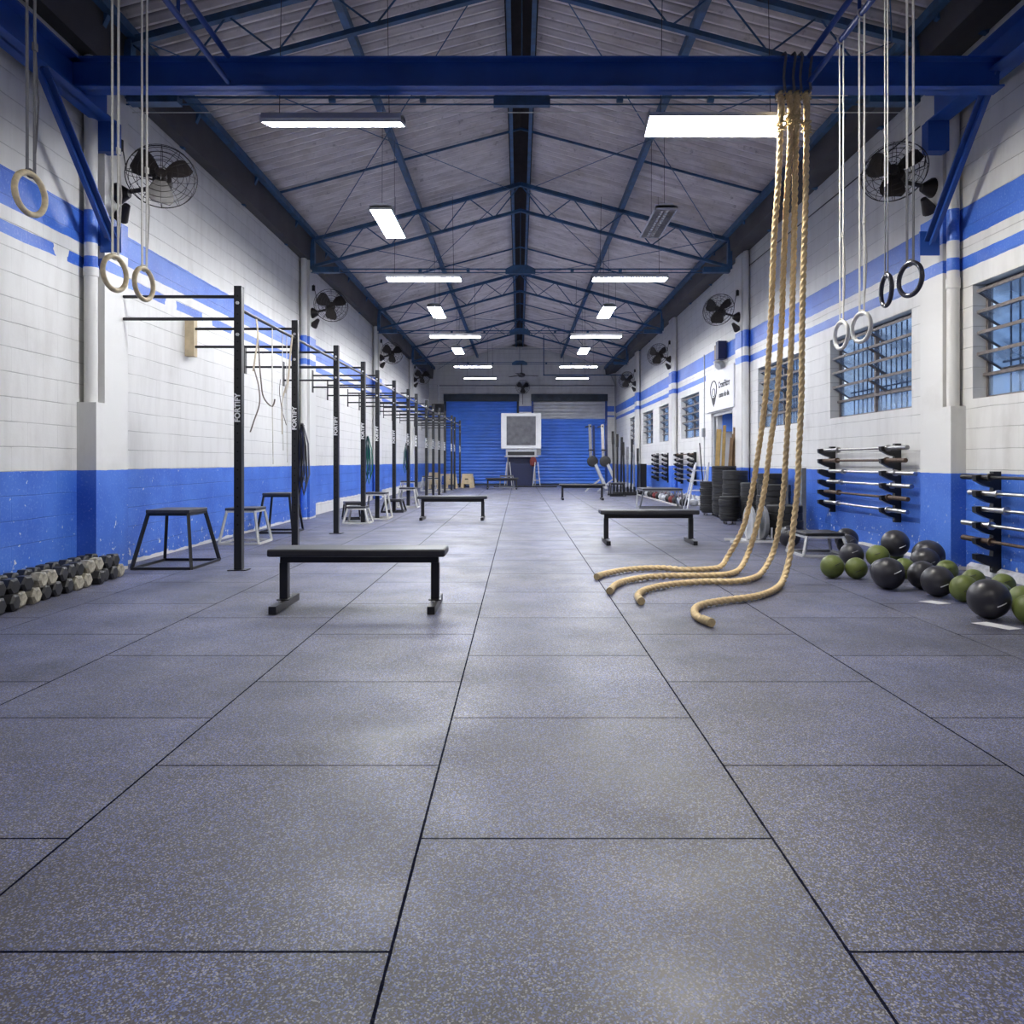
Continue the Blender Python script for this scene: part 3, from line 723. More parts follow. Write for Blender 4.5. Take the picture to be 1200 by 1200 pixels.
# ---------------------------------------------------------------- benches
def make_bench():
    t = thing('flat_bench', 'bench', 'bench')
    MB().box(-.64, .64, -.15, .15, .385, .44).build('seat_pad', 'vinyl', t, .014)
    MB().box(-.58, .58, -.035, .035, .33, .383).build('frame_rail', 'black', t, .004)
    for sx in (-.555, .555):
        MB().box(sx-.03, sx+.03, -.03, .03, .055, .33).build('leg', 'black', t, .003)
        MB().box(sx-.027, sx+.027, -.28, .28, 0, .055).box(sx-.045, sx+.045, -.05, .05, .056, .064).build('foot', 'black', t, .003)
        ft = kids(t)[-1]
        for sy in (-.12, .12): MB().cyl((sx, sy, .055), (sx, sy, .066), .012, 8).build('bolt', 'bolt', ft)
    return t
bp = Proto(make_bench())
for (x, y, l, rz) in ((-1.17, 5.5, 'black flat bench nearest the camera, on the left', 0), (-1.22, 13.8, 'black flat bench in the middle distance on the left of the aisle', 0),
                (1.70, 9.8, 'black flat bench behind the ends of the climbing ropes', 0), (1.78, 21.0, 'black flat bench on the right, far behind the one by the ropes', 0), (-.65, 29.0, 'farthest black flat bench, in front of the left shutter', 0)):
    bp.put((x, y, 0), rz, l, 'black flat benches')

# ---------------------------------------------------------------- plyometric stools
def stool(x, y, h, tw, bw, mat, label, rz=0, topmat='pale_pad', bd=None):
    t = thing('plyometric_stool', label, 'stool', (x, y, 0), R(rz)); bd = bd or bw
    MB().box(-tw/2, tw/2, -tw/2, tw/2, h-.035, h).build('top', topmat, t, .006)
    lg = MB
    for sx in (-1, 1):
        for sy in (-1, 1):
            MB().bar((sx*(bw/2-.015), sy*(bd/2-.015), .012), (sx*(tw/2-.02), sy*(tw/2-.02), h-.03), .028, .028).build('leg', mat, t)
    m = MB()
    for (a, b) in (((-1, -1), (1, -1)), ((1, -1), (1, 1)), ((1, 1), (-1, 1)), ((-1, 1), (-1, -1))):
        m.bar((a[0]*(bw/2-.015), a[1]*(bd/2-.015), .014), (b[0]*(bw/2-.015), b[1]*(bd/2-.015), .014), .026, .026)
    m.build('base_frame', mat, t)
    m = MB()
    for (a, b) in (((-1, -1), (1, -1)), ((1, -1), (1, 1)), ((1, 1), (-1, 1)), ((-1, 1), (-1, -1))):
        m.bar((a[0]*(tw/2-.02), a[1]*(tw/2-.02), h-.045), (b[0]*(tw/2-.02), b[1]*(tw/2-.02), h-.045), .03, .03)
    m.build('top_frame', mat, t)
    return t
stool(-3.53, 7.72, .585, .44, .62, 'black', 'black steel plyometric stool beside the nearest rig post, by the pilaster', 0, bd=.72)
stool(-3.60, 9.85, .47, .40, .54, 'cream', 'pale-framed stool with dark top behind the nearest rig post', 0)
stool(-3.62, 11.35, .60, .42, .56, 'black', 'tall black stool beside the second rig post', 0)
stool(-2.80, 13.0, .30, .33, .46, 'cream', 'low pale-framed stool between the third and fourth rig posts', 0)
stool(-2.66, 14.0, .50, .38, .52, 'cream', 'tall pale-framed stool at the fourth rig post', 0)
stool(-2.66, 15.9, .28, .36, .48, 'black', 'low black stool standing at the sixth rig post', 0)
stool(-2.58, 17.4, .47, .36, .50, 'cream', 'pale stool standing at the seventh rig post', 0)
stool(-3.1, 13.9, .33, .3, .36, 'black', 'small dark stool tipped behind the tall pale one', 20)
stool(-3.25, 22.0, .5, .42, .54, 'cream', 'pale stool with dark top standing far along the left wall', 0)
stool(-2.9, 25.5, .52, .40, .52, 'cream', 'pale stool in front of the plywood boxes', 0)
stool(-2.1, 31.6, .42, .4, .5, 'black', 'small black stool in front of the left shutter', 0)
stool(3.45, 8.62, .265, .44, .56, 'lgrey', 'low light grey stool with dark top among the slam balls', 0, 'black')
stool(3.25, 17.3, .46, .9, 1.0, 'mgrey', 'dark stool in front of the kettlebells', 0, bd=.5)

stool(-3.3, 27.3, .55, .42, .54, 'cream', 'pale stool standing left of the plywood boxes, far end')
stool(-2.75, 28.2, .6, .38, .5, 'cream', 'tall pale stool standing right in front of the middle plywood box', 0, 'ply')
# plywood boxes at the far left
for i, (x, y, w, h, rz, l) in enumerate(((-3.35, 29.6, .5, .62, 0, 'left one of the three'), (-2.75, 30.2, .55, .55, 8, 'middle one of the three'), (-2.1, 30.6, .5, .55, -6, 'right one of the three'))):
    t = thing('plywood_jump_box', 'pale plywood jump box far down the left side, ' + l, 'jump box', (x, y, 0), R(rz), 'plywood jump boxes')
    mb = MB().prism([(-w/2, 0), (-.12, 0), (-.12, h*.28), (.12, h*.28), (.12, 0), (w/2, 0), (w/2*.72, h), (-w/2*.72, h)], -w/2, w/2, 'y'); mb.build('box_body', 'ply', t)
    MB().box(-w*.38, w*.38, -w/2-.01, w/2+.01, h, h+.02).build('lid', 'ply', t)
    MB().box(-.07, .07, -w/2-.004, -w/2+.01, h*.62, h*.62+.04).build('hand_hole', 'blackf', t)

# ---------------------------------------------------------------- pull-up rig
def text_mesh(s, size, mat, ext=.001):
    c = bpy.data.curves.new('lettering', 'FONT'); c.body = s; c.size = size; c.extrude = ext; c.align_x = 'CENTER'; c.align_y = 'CENTER'; c.offset = size*.03
    o = bpy.data.objects.new('lettering', c); COL.objects.link(o)
    dg = bpy.context.evaluated_depsgraph_get(); me = bpy.data.meshes.new_from_object(o.evaluated_get(dg))
    COL.objects.unlink(o); bpy.data.objects.remove(o); me.name = 'lettering'; me.materials.clear(); me.materials.append(MT[mat]); return me
fort = text_mesh('FORTIFY', .074, 'white')
RY = [7.38, 9.17, 11.13, 12.94, 14.15, 15.92, 17.80, 19.07, 20.98, 22.5, 24.0, 25.6, 27.9, 29.0, 31.3]
rig = thing('pull_up_rig', 'long black pull-up rig standing along the left wall', 'pull-up rig', (-2.74, 7.38, 0))
RO = Vector((-2.74, 7.38, 0))
def rxp(y): return -2.77+.0125*(y-7)
hole = MB()
for i, y in enumerate(RY):
    x = rxp(y)-RO.x; yy = y-RO.y
    up = MB().box(x-.037, x+.037, yy-.037, yy+.037, .006, 2.8)
    up.box(x-.09, x+.09, yy-.07, yy+.07, 0, .008)
    if i < 9:
        up.cur = 1
        for k in range(26):
            z = .45+k*.09
            if abs(z-1.6) > .14: up.cyl((x, yy-.0385, z), (x, yy-.0365, z), .010, 8)
    u = up.build('upright', ['black', 'hole'], rig)
    for z in (2.63, 2.32):
        MB().cyl((x, yy-.052, z), (x, yy-.036, z), .017, 6).build('bolt', 'bolt', u)
    o = bpy.data.objects.new('lettering', fort); COL.objects.link(o); o.parent = u
    o.location = (x, yy-.0395, 1.60); o.rotation_euler = (R(90), R(-90), 0)
    # twin bars back to the wall
    onp = any(p-.02 <= y <= p+.44 for p in PL); xw = (FL if onp else XL)-RO.x
    for z in (2.70, 2.48):
        MB().cyl((x, yy, z), (xw+.004, yy, z), .0165, 10).build('wall_bar', 'black', rig)
    if i == 1: MB().box(xw, xw+.11, yy-.05, yy+.05, 2.36, 2.83).build('wooden_wall_pad', 'ply', rig)
    elif i: MB().box(xw, xw+.012, yy-.04, yy+.04, 2.38, 2.80).build('wall_plate', 'black', rig)
for i in range(len(RY)-1):
    a, b = RY[i], RY[i+1]
    MB().cyl((rxp(a)-RO.x, a-RO.y, 2.58), (rxp(b)-RO.x, b-RO.y, 2.58), .017, 10).build('pull_up_bar', 'black' if i < 3 else 'steelbar', rig)

# bands and straps hanging on the rig
def band(label, cat, pts, r, mat, flat=.3, name='exercise_band', tail=None, tmat='taupe'):
    o0 = Vector(pts[0]); t = thing(name, label, cat, o0)
    P = smooth_path(pts, .03); MB().tube([p-o0 for p in P], r, 8, False, None, flat).build('band', mat, t)
    if tail:
        P = smooth_path(tail, .02); MB().tube([p-o0 for p in P], r*.8, 6, False, None, flat).build('dark_tail', tmat, t)
    return t
X1 = -2.76
band('pale exercise band folded over the rig bar beside the nearest post', 'exercise band', [(X1, 7.84, 2.60), (X1+.02, 7.84, 2.4), (X1-.01, 7.84, 2.15), (X1-.03, 7.84, 2.02)], .022, 'tan', tail=[(X1-.02, 7.84, 2.05), (X1+.03, 7.84, 1.85), (X1+.03, 7.86, 1.68), (X1-.02, 7.84, 1.5), (X1-.06, 7.84, 1.38)])
band('taupe strap hooked between the first two rig posts', 'strap', [(X1, 7.88, 2.56), (X1+.03, 7.9, 1.95), (X1+.05, 7.95, 1.74), (X1+.12, 8.0, 1.66), (X1+.14, 8.02, 1.74)], .011, 'taupe', .6, 'hanging_strap')
band('thin white cord hanging down from the rig between the first two posts', 'jump rope', [(X1, 8.36, 2.60), (X1, 8.36, 1.8), (X1+.01, 8.36, 1.04)], .0065, 'webbing', 1, 'jump_rope')
band('thin grey cord with a dark handle hanging from the rig', 'jump rope', [(X1, 8.72, 2.60), (X1, 8.72, 1.8), (X1+.01, 8.72, 1.2)], .005, 'webbing', 1, 'jump_rope', tail=[(X1-.05, 8.8, 2.04), (X1-.06, 8.8, 1.9), (X1-.03, 8.8, 1.68), (X1+.02, 8.8, 1.5)])
band('thin white cord hanging from the rig nearest the second post', 'jump rope', [(X1, 8.88, 2.60), (X1, 8.88, 1.8), (X1, 8.9, 1.06)], .005, 'webbing', 1, 'jump_rope')
band('wide cream exercise band looped on the rig at the second post', 'exercise band', [(X1+.03, 9.0, 2.60), (X1, 9.0, 2.3), (X1-.02, 9.0, 2.05), (X1-.05, 9.02, 1.9)], .026, 'tan', tail=[(X1-.04, 9.0, 2.0), (X1-.09, 9.0, 1.8), (X1-.09, 9.0, 1.4)], tmat='tan')
def bundle(x, y, zt, zb, mats, label):
    t = thing('exercise_band_bundle', label, 'exercise bands', (x, y, zt))
    MB().cyl((0, -.05, 0), (0, .06, 0), .012, 8).build('peg', 'black', t)
    for k, m in enumerate(mats):
        dx = (k-1)*.03; l = (zt-zb)*(1-.12*(k % 2))
        MB().tube([(dx*.3, -.02, .015), (dx-.02, -.03, -l*.3), (dx-.035, -.03, -l*.8), (dx, -.03, -l), (dx+.035, -.03, -l*.8), (dx+.02, -.03, -l*.3)], .021, 8, True, None, .5).build('looped_band', m, t)
bundle(rxp(9.17)+.06, 9.25, 1.52, .66, ('blackf', 'darkblue', 'blackf', 'greyweb'), 'dark exercise bands hanging on the second rig post')
bundle(rxp(13.9)-.10, 13.75, 1.52, .66, ('green', 'darkblue', 'green', 'green'), 'green and navy exercise bands hanging between the fourth and fifth rig posts')
bundle(rxp(17.8)-.03, 17.70, 1.5, .8, ('green', 'darkblue', 'blackf'), 'dark green exercise bands hanging on the seventh rig post')

# ---------------------------------------------------------------- hex dumbbells
def make_db(name, ends):
    t = thing(name, 'dumbbell', 'dumbbell'); r = .066
    for sx in (-1, 1):
        h = MB(); 
        prof = [(r*.75, 0), (r, .012), (r, .078), (r*.72, .092)]
        rot = Matrix.Rotation(R(90), 3, 'Y')
        vs = []
        h.lathe([(p, q*sx) for p, q in prof], 6, (sx*.055, 0, 0), rot)
        h.build('head', 'hex' if sx < 0 else ends, t)
    MB().cyl((-.06, 0, 0), (.06, 0, 0), .015, 12).build('handle', 'steelbar', t)
    return t
dbA = Proto(make_db('hex_dumbbell', 'hex')); dbB = Proto(make_db('hex_dumbbell', 'hexw'))
n = 0
for row in range(2):
    for k in range(15-row):
        y = 4.9+k*.146+row*.073 + rnd.uniform(-.006, .006); fr = (y-4.9)/2.1
        x = -3.74-.08*fr - row*.02 + rnd.uniform(-.02, .02)
        w = (k*7+row*3) % 5 in (0, 3)
        (dbB if w else dbA).put((x, y, .060+row*.105), 0,
            ('worn dumbbell with a cream-coloured end, ' if w else 'black hex dumbbell, ')+('bottom' if row == 0 else 'upper')+' row by the left wall', ('cream-ended ' if w else 'black ')+('bottom' if row == 0 else 'upper')+' row dumbbells',
            rot=(R(30+rnd.uniform(-4, 4)), 0, R(rnd.uniform(-7, 7))))

# ---------------------------------------------------------------- slam balls
BL = [('g',2.89,6.88,.105,0),('g',3.08,6.82,.097,0),('d',3.42,7.67,.118,0),('g',3.66,7.58,.112,0),('d',3.22,6.60,.106,0),('d',3.1,6.27,.132,0),('g',3.53,6.84,.094,0),('d',3.39,6.27,.118,0),('d',3.32,5.92,.122,0),('g',3.86,6.73,.092,0),('g',3.40,5.70,.102,0),('g',3.55,5.52,.09,0),('g',3.75,6.16,.091,0),('g',3.86,5.95,.089,0),('d',3.21,5.1,.134,0),('g',3.59,5.32,.093,0),('g',3.37,4.93,.096,0),('d',3.83,7.04,.129,0),('g',3.97,7.91,.099,0),('d',3.79,8.62,.115,0),('d',3.39,9.36,.135,0),('d',3.95,9.0,.135,0),
      ('d',3.83,7.63,.137,.31),('d',4.02,7.33,.150,.20)]
B = [[Vector((x, y, z or r)), r, c, z] for c, x, y, r, z in BL]
for it in range(60):
    for i in range(len(B)):
        for j in range(i):
            d = B[i][0]-B[j][0]; m = B[i][1]+B[j][1]+.001-d.length
            if m > 0:
                d.normalize()
                if not B[i][3] and not B[j][3]: d.z = 0; d.normalize()
                B[i][0] += d*m*.5; B[j][0] -= d*m*.5
    for b in B:
        if not b[3]: b[0].z = b[1]
        else: b[0].z = max(b[1], b[0].z-.0015)
        b[0].x = min(b[0].x, (FR if 7.3 < b[0].y < 8.05 else XR-.03)-b[1]-.004)
seen = ['green slam ball at the left end of the row, in front of the low stool', 'green slam ball, second from the left end of the front row', 'charcoal slam ball behind the first two green ones', 'large green slam ball under the raised charcoal ball',
 'small charcoal slam ball half hidden by a larger one', 'large charcoal slam ball beside the white tape mark, left half of the row', 'small green slam ball wedged between charcoal balls', 'charcoal slam ball just right of the small green one', 'large charcoal slam ball in the middle of the front row',
 'green slam ball at the skirting behind the middle of the row', 'bright green slam ball right of the middle charcoal ball', 'green slam ball behind the largest charcoal ball', 'green slam ball second from the wall under the pilaster', 'olive slam ball against the wall below the near barbell rack', 'largest charcoal slam ball with a white mark, at the front right',
 'green slam ball right of the largest charcoal ball', 'green slam ball cut by the right edge of the picture', 'charcoal slam ball in front of the pilaster', 'green slam ball behind the raised charcoal ball', 'dark slam ball behind the low grey stool legs', 'dark slam ball left of the low grey stool', 'dark slam ball seen through the legs of the low grey stool',
 'raised charcoal slam ball with a white mark, on top of the pile', 'very large charcoal slam ball leaning on the pilaster']
for i, (p, r, c, z) in enumerate(B):
    t = thing('slam_ball', seen[i], 'slam ball', p - Vector((0, 0, r)), 0, 'slam balls')
    MB().ball((0, 0, r), r, 32, 20).build('ball', 'ballblack' if c == 'd' else 'ballgreen', t)
    q = MB(); a0 = rnd.uniform(-2.4, -1.5) if i not in (14, 22) else -1.75
    ez = -.25 if i in (14, 22) else rnd.uniform(-.5, .6)
    q.tube([((r+.0005)*math.cos(ez)*math.cos(a0+k*.07), (r+.0005)*math.cos(ez)*math.sin(a0+k*.07), r+(r+.0005)*math.sin(ez+k*.03)) for k in range(8)], .0045 if c == 'd' else .003, 6)
    q.build('moulded_mark', 'white' if i in (5, 14, 22, 8) else ('ballblack' if c == 'g' else 'mgrey'), t)
# white tape marks on the floor
for pts, l in (([(3.0, 4.95), (3.12, 4.75), (3.22, 4.78), (3.12, 4.98)], 'white tape mark on the floor beside the largest charcoal ball'), ([(3.06, 5.72), (3.15, 5.6), (3.26, 5.63), (3.18, 5.75)], 'white tape mark on the floor under the middle of the ball row')):
    c = Vector((sum(p[0] for p in pts)/4, sum(p[1] for p in pts)/4, 0))
    o = MB().prism([(p[0]-c.x, p[1]-c.y) for p in pts], .0, .002, 'z').build('floor_tape', 'tape'); o.location = c; tag(o, l, 'tape')

# ---------------------------------------------------------------- wall barbell racks
def rack(y0, y1, ztop, n, sp, label):
    t = thing('barbell_rack', label, 'barbell rack', (XR, (y0+y1)/2, ztop-n*sp-.05))
    h = n*sp+.06; ym = (y0+y1)/2
    for y in (y0-ym, y1-ym):
        prof = [(0, 0), (0, h), (-.07, h), (-.07, h-.04)]
        z = h-.05
        for k in range(n):
            prof += [(-.075, z-.005), (-.19, z+.02), (-.235, z+.015), (-.23, z-.035), (-.13, z-.085), (-.07, z-.10)]
            z -= sp
        prof += [(-.07, 0)]
        MB().prism([(a, b) for a, b in prof], y-.03, y+.03, 'y').build('hooked_upright', 'black', t)
        b = MB()
        for zz in (.03, h/2, h-.03): b.cyl((-.074, y, zz), (-.07, y, zz), .012, 8)
        b.build('mounting_bolts', 'bolt', t)
    return h
BARS = {}
def make_bar(L, mat, smat):
    t = thing('barbell', 'barbell', 'barbell'); k = L/2
    MB().cyl((0, -k+.4, 0), (0, k-.4, 0), .0145, 12).build('shaft', mat, t)
    for sg in (-1, 1):
        MB().cyl((0, sg*(k-.42), 0), (0, sg*k, 0), .025, 16).cyl((0, sg*(k-.44), 0), (0, sg*(k-.41), 0), .037, 16).build('sleeve', smat, t)
    return t
def bars(yc, ztop, n, sp, mats, labels, xw=XR, L=2.2):
    for k in range(n):
        key = (mats[k], L)
        if key not in BARS:
            mm = {'c': ('chrome', 'chrome'), 'r': ('rust', 'rust'), 'd': ('darkbar', 'darkbar'), 's': ('steelbar', 'steelbar')}[mats[k]]
            BARS[key] = Proto(make_bar(L, *mm))
        BARS[key].put((xw-.165, yc+rnd.uniform(-.12, .12), ztop-.035-k*sp+.012), 0, labels[k], 'barbells on the wall racks')
ords = ['top', 'second', 'third', 'fourth', 'fifth', 'bottom']
nm = {'c': 'bright steel', 's': 'dull steel', 'r': 'rusty brown', 'd': 'dark'}
m = 'srccrc'
rack(8.66, 10.45, 1.27, 6, .142, 'black wall rack holding six barbells, between the windows and slam balls')
bars(9.2, 1.25, 6, .142, m, ['%s barbell, %s hook of the six-bar wall rack' % (nm[m[k]], ords[k]) for k in range(6)])
m = 'dcccr'
rack(5.15, 6.87, .97, 6, .145, 'black wall rack at the right edge of the picture')
bars(5.95, .95, 5, .145, m, ['%s barbell, %s hook of the rack at the right picture edge' % (nm[m[k]], ords[k]) for k in range(5)])
m = 'rsdccs'
rack(18.6, 20.1, 1.30, 6, .128, 'black wall rack with barbells beyond the sign, nearer of the far two')
bars(19.35, 1.28, 6, .128, m, ['%s barbell, %s hook of the wall rack just beyond the doorway' % (nm[m[k]], ords[k]) for k in range(6)])
m = 'scsrcd'
rack(21.9, 23.6, 1.32, 6, .135, 'black wall rack with barbells farthest down the right wall')
bars(22.7, 1.30, 6, .135, m, ['%s barbell, %s hook of the farthest wall rack' % (nm[m[k]], ords[k]) for k in range(6)], L=2.2)

# ---------------------------------------------------------------- bumper plates
def make_plate(r, th, mat='blackf'):
    o = MB().lathe([(.027, th), (.027, 0), (.10, 0), (.11, .006), (r-.05, .006), (r-.035, 0), (r-.006, 0), (r, .006), (r, th-.006), (r-.006, th), (r-.035, th), (r-.05, th-.006), (.11, th-.006), (.10, th)], 36)
    o.f = o.f[:-2]; o.mi = o.mi[:-2]
    n = 14
    for k in range(36): o.f.append((k, (k+1) % 36, 0, 0)) if False else None
    # close the bore
    o.add([], [])
    b = 13*36
    for k in range(36): o.f.append((b+k, b+(k+1) % 36, (k+1) % 36, k)); o.mi.append(0)
    q = o.build('bumper_plate', mat); return tag(q, 'plate', 'weight plate')
def stack(x, y, n, th, r, label, group, z0=.09, dolly=True):
    if dolly:
        t = thing('plate_dolly', 'low wheeled dolly under the ' + group.replace('bumper plates in the ', ''), 'dolly', (x, y, 0))
        MB().lathe([(.12, .055), (r-.03, .055), (r-.03, z0-.002), (.12, z0-.002)], 24).build('tray', 'black', t)
        for k in range(4):
            a = R(45+90*k); cx, cy = (r-.07)*math.cos(a), (r-.07)*math.sin(a)
            MB().cyl((cx-.012, cy, .026), (cx+.012, cy, .026), .026, 12).box(cx-.016, cx+.016, cy-.015, cy+.015, .045, .056).build('caster', 'steelbar', t)
    p = make_plate(r, th-.003); p['label'] = label; p['group'] = group
    for k in range(n):
        o = p if k == 0 else p.copy()
        if k: COL.objects.link(o)
        o.location = (x+rnd.uniform(-.008, .008), y+rnd.uniform(-.008, .008), z0+k*th)
ST = [(3.82, 14.95, 13, .045, .19, 'the narrow stack nearest the doorway'), (3.95, 14.35, 15, .06, .228, 'the tallest stack, in front of the leaning boards'), (3.93, 13.55, 10, .082, .225, 'the thick-plate stack right of the tallest one'),
      (3.62, 12.85, 7, .055, .17, 'the short narrow stack in front'), (4.02, 12.75, 8, .078, .225, 'the stack behind the left climbing rope'), (4.10, 12.15, 9, .088, .225, 'the stack against the wall between the ropes'),
      (3.93, 11.45, 7, .09, .225, 'the stack behind the middle ropes'), (3.56, 10.0, 4, .10, .232, 'the low wide stack beside the rightmost rope')]
for x, y, n, th, r, l in ST: stack(x, y, n, th, r, 'black rubber plate in ' + l, 'bumper plates in ' + l)
# grey plate on edge in a white toaster rack
t = thing('plate_cradle', 'white tubular plate cradle on the floor behind the ropes', 'plate rack', (3.13, 9.95, 0))
MB().bar((-.35, -.14, .02), (.5, -.14, .02), .03, .03).bar((-.35, .14, .02), (.5, .14, .02), .03, .03).build('base_tubes', 'white', t)
for sx in (-.13, .03, .2): MB().bar((sx, -.14, .02), (sx, .14, .02), .03, .03).cyl((sx, -.12, .02), (sx, -.12, .2), .012, 8).build('divider', 'white', t)
for k, (dx, m, l) in enumerate(((-.055, 'lgrey', 'grey plate standing on edge behind the left climbing ropes'), (.115, 'mgrey', 'dark grey plate standing on edge beside the lighter one'))):
    o = make_plate(.225, .05, m); o['label'] = l; o.rotation_euler = (0, R(90), 0); o.location = (3.13+dx-.025, 9.95, .26)
# squat stand posts by the stacks
t = thing('squat_stand', 'dark two-post squat stand standing behind the low wide plate stack', 'squat stand', (4.0, 10.85, 0))
for sx in (-.13, .13):
    MB().box(sx-.035, sx+.035, -.035, .035, 0, .98).build('post', 'mgrey', t, .004)
    MB().box(sx-.035, sx+.035, -.06, .25, .0, .04).build('foot', 'mgrey', t)
MB().box(-.1, .1, -.02, .02, .3, .36).build('crossbar', 'mgrey', t)

# boards and sticks leaning behind the tall stack
for k, (x, y, w, h, m, l, lean) in enumerate(((4.05, 15.02, .09, 1.72, 'plank', 'golden wooden board, leftmost of those leaning behind the tall plate stack', .06), (4.17, 15.0, .06, 1.80, 'plank', 'golden wooden board right of the leftmost one', .05), (4.24, 14.86, .07, 1.55, 'plankd', 'dark brown wooden board in the middle of the leaning boards', .08),
        (4.32, 14.88, .09, 1.62, 'plankd', 'brown wooden board, second from the right', .06), (4.385, 14.86, .05, 1.75, 'plankd', 'thin brown board, rightmost of the leaning boards', .02))):
    o = MB().box(-w/2, w/2, -.012, .012, 0, h).build('wooden_board', m); o.location = (x-.10, y+.02, .002); o.rotation_euler = (R(2), R(lean*60), R(-35)); tag(o, l, 'board', 'boards behind the plates')
o = MB().cyl((0, 0, 0), (-.12, 0, 1.45), .012, 8).build('broom_stick', 'darkbar'); o.location = (3.80, 15.2, 0); tag(o, 'thin dark stick leaning at the left of the wooden boards', 'stick')

# step ladder
t = thing('step_ladder', 'white folding step ladder leaning by the doorway', 'ladder', (3.92, 16.5, 0))
for sx in (-.2, .2): MB().bar((sx, 0, 0), (sx*.7+.16, .1, 1.05), .03, .03).build('rail', 'white', t)
for k in range(4): MB().box(-.16+.03*k, .18+.03*k, -.03+.02*k, .09+.02*k, .2+.22*k, .225+.22*k).build('step', 'white', t)
MB().bar((-.2, .35, 0), (.0, .14, 1.0), .02, .02).bar((.2, .35, 0), (.28, .14, 1.0), .02, .02).build('rear_frame', 'white', t)

# kettlebells along the right wall
def make_kb(m):
    t = thing('kettlebell', 'kettlebell', 'kettlebell')
    MB().lathe([(.05, 0), (.075, .01), (.10, .06), (.103, .10), (.085, .15), (.05, .18), (.01, .19)], 20).build('body', m, t)
    MB().tube([(-.06, 0, .14), (-.075, 0, .2), (-.055, 0, .255), (0, 0, .268), (.055, 0, .255), (.075, 0, .2), (.06, 0, .14)], .014, 8).build('handle', 'steelbar', t)
    return t
kb = {'blackf': Proto(make_kb('blackf')), 'red': Proto(make_kb('red')), 'lgrey': Proto(make_kb('lgrey'))}
kk = ['blackf', 'lgrey', 'blackf', 'red', 'blackf', 'lgrey', 'lgrey', 'blackf', 'red', 'blackf', 'blackf', 'lgrey', 'blackf', 'red', 'blackf', 'blackf', 'blackf', 'blackf']
cn = {'blackf': 'black', 'red': 'dark red', 'lgrey': 'light grey'}
for row in range(2):
    for i in range(12):
        c = kk[(i+row*5) % 18]
        kb[c].put((4.0+row*.26, 18.1+i*.46+rnd.uniform(-.04, .04), .0), R(70+rnd.uniform(-25, 25)), '%s kettlebell in the %s row along the right wall' % (cn[c], 'front' if row == 0 else 'back'), '%s kettlebells, %s row' % (cn[c], 'front' if row == 0 else 'back'))
o = MB().box(3.80, 3.83, 17.6, 27.0, 0, .03).build('floor_strip', 'cream'); tag(o, 'pale strip on the floor in front of the kettlebells', 'floor strip')

# vertical barbell holder
t = thing('barbell_holder', 'black floor holder full of upright bars at the far right', 'barbell holder', (3.45, 24.3, 0))
MB().box(-.45, .45, -.45, .35, 0, .09).box(-.62, .3, -.5, -.42, 0, .05).build('base', 'black', t, .01)
for k in range(8): MB().cyl((-.38+.11*k, -.2, .09), (-.38+.11*k, -.2, .26), .04, 12).build('socket', 'black', t)
hs = [2.05, 1.96, 1.86, 1.7, 1.55, 1.8, 1.62, 1.5]; mk = ['darkbar', 'darkbar', 'black', 'darkbar', 'steelbar', 'black', 'chrome', 'black']
for k in range(8):
    o = MB().cyl((0, 0, 0), (0, 0, hs[k]-.1), .030, 10).cyl((0, 0, hs[k]-.52), (0, 0, hs[k]-.1), .04, 12).build('upright_bar', mk[k])
    o.location = (3.45-.38+.11*k, 24.1, .1); o.rotation_euler = (0, R((k % 3-1)*1.2), 0)
    tag(o, '%s bar standing in the floor holder, %s from its left end' % ({'darkbar': 'dark steel', 'black': 'black', 'steelbar': 'dull steel', 'chrome': 'bright steel'}[mk[k]], ['first', 'second', 'third', 'fourth', 'fifth', 'sixth', 'seventh', 'last'][k]), 'barbell', 'bars in the floor holder')
o = MB().box(-.08, .12, -.3, .3, 0, 1.0).build('storage_panel', 'black'); o.location = (4.02, 24.5, .0); tag(o, 'narrow black panel between the upright bars and the wall', 'panel')

# rowing machines stored upright
for k, (x, l) in enumerate(((2.62, 'left one'), (3.06, 'right one'))):
    t = thing('rowing_machine', 'rowing machine stored upright at the far right, %s' % l, 'rowing machine', (x, 26.2, 0), R(5-12*k))
    MB().bar((.45, 0, .12), (-.02, 0, 1.15), .16, .10).build('front_frame', 'lgrey', t)
    MB().bar((-.3, .0, .02), (.3, 0, .5), .05, .05).bar((.5, -.2, .02), (.5, .2, .02), .06, .04).build('front_foot', 'lgrey', t)
    MB().bar((-.09, 0, 1.05), (-.13, 0, 2.38), .10, .07).build('monorail', 'chrome', t)
    MB().bar((.03, 0, 1.1), (.0, 0, 2.34), .07, .06).build('rail_cover', 'darkblue', t)
    MB().lathe([(.10, -.09), (.18, -.07), (.20, 0), (.18, .07), (.10, .09)], 24, (-.03, 0, 1.08), Matrix.Rotation(R(90), 3, 'X')).build('flywheel_cage', 'blackf', t)
    MB().bar((-.12, -.15, 2.3), (-.12, .15, 2.3), .05, .05).bar((-.3, 0, 2.28), (-.1, 0, 2.32), .05, .05).build('rear_foot', 'black', t)
    MB().box(-.16, .0, -.12, .12, 1.45, 1.5).build('seat', 'blackf', t)
stool(3.05, 23.2, .42, .45, .5, 'black', 'black stool in front of the upright bars at the far right')

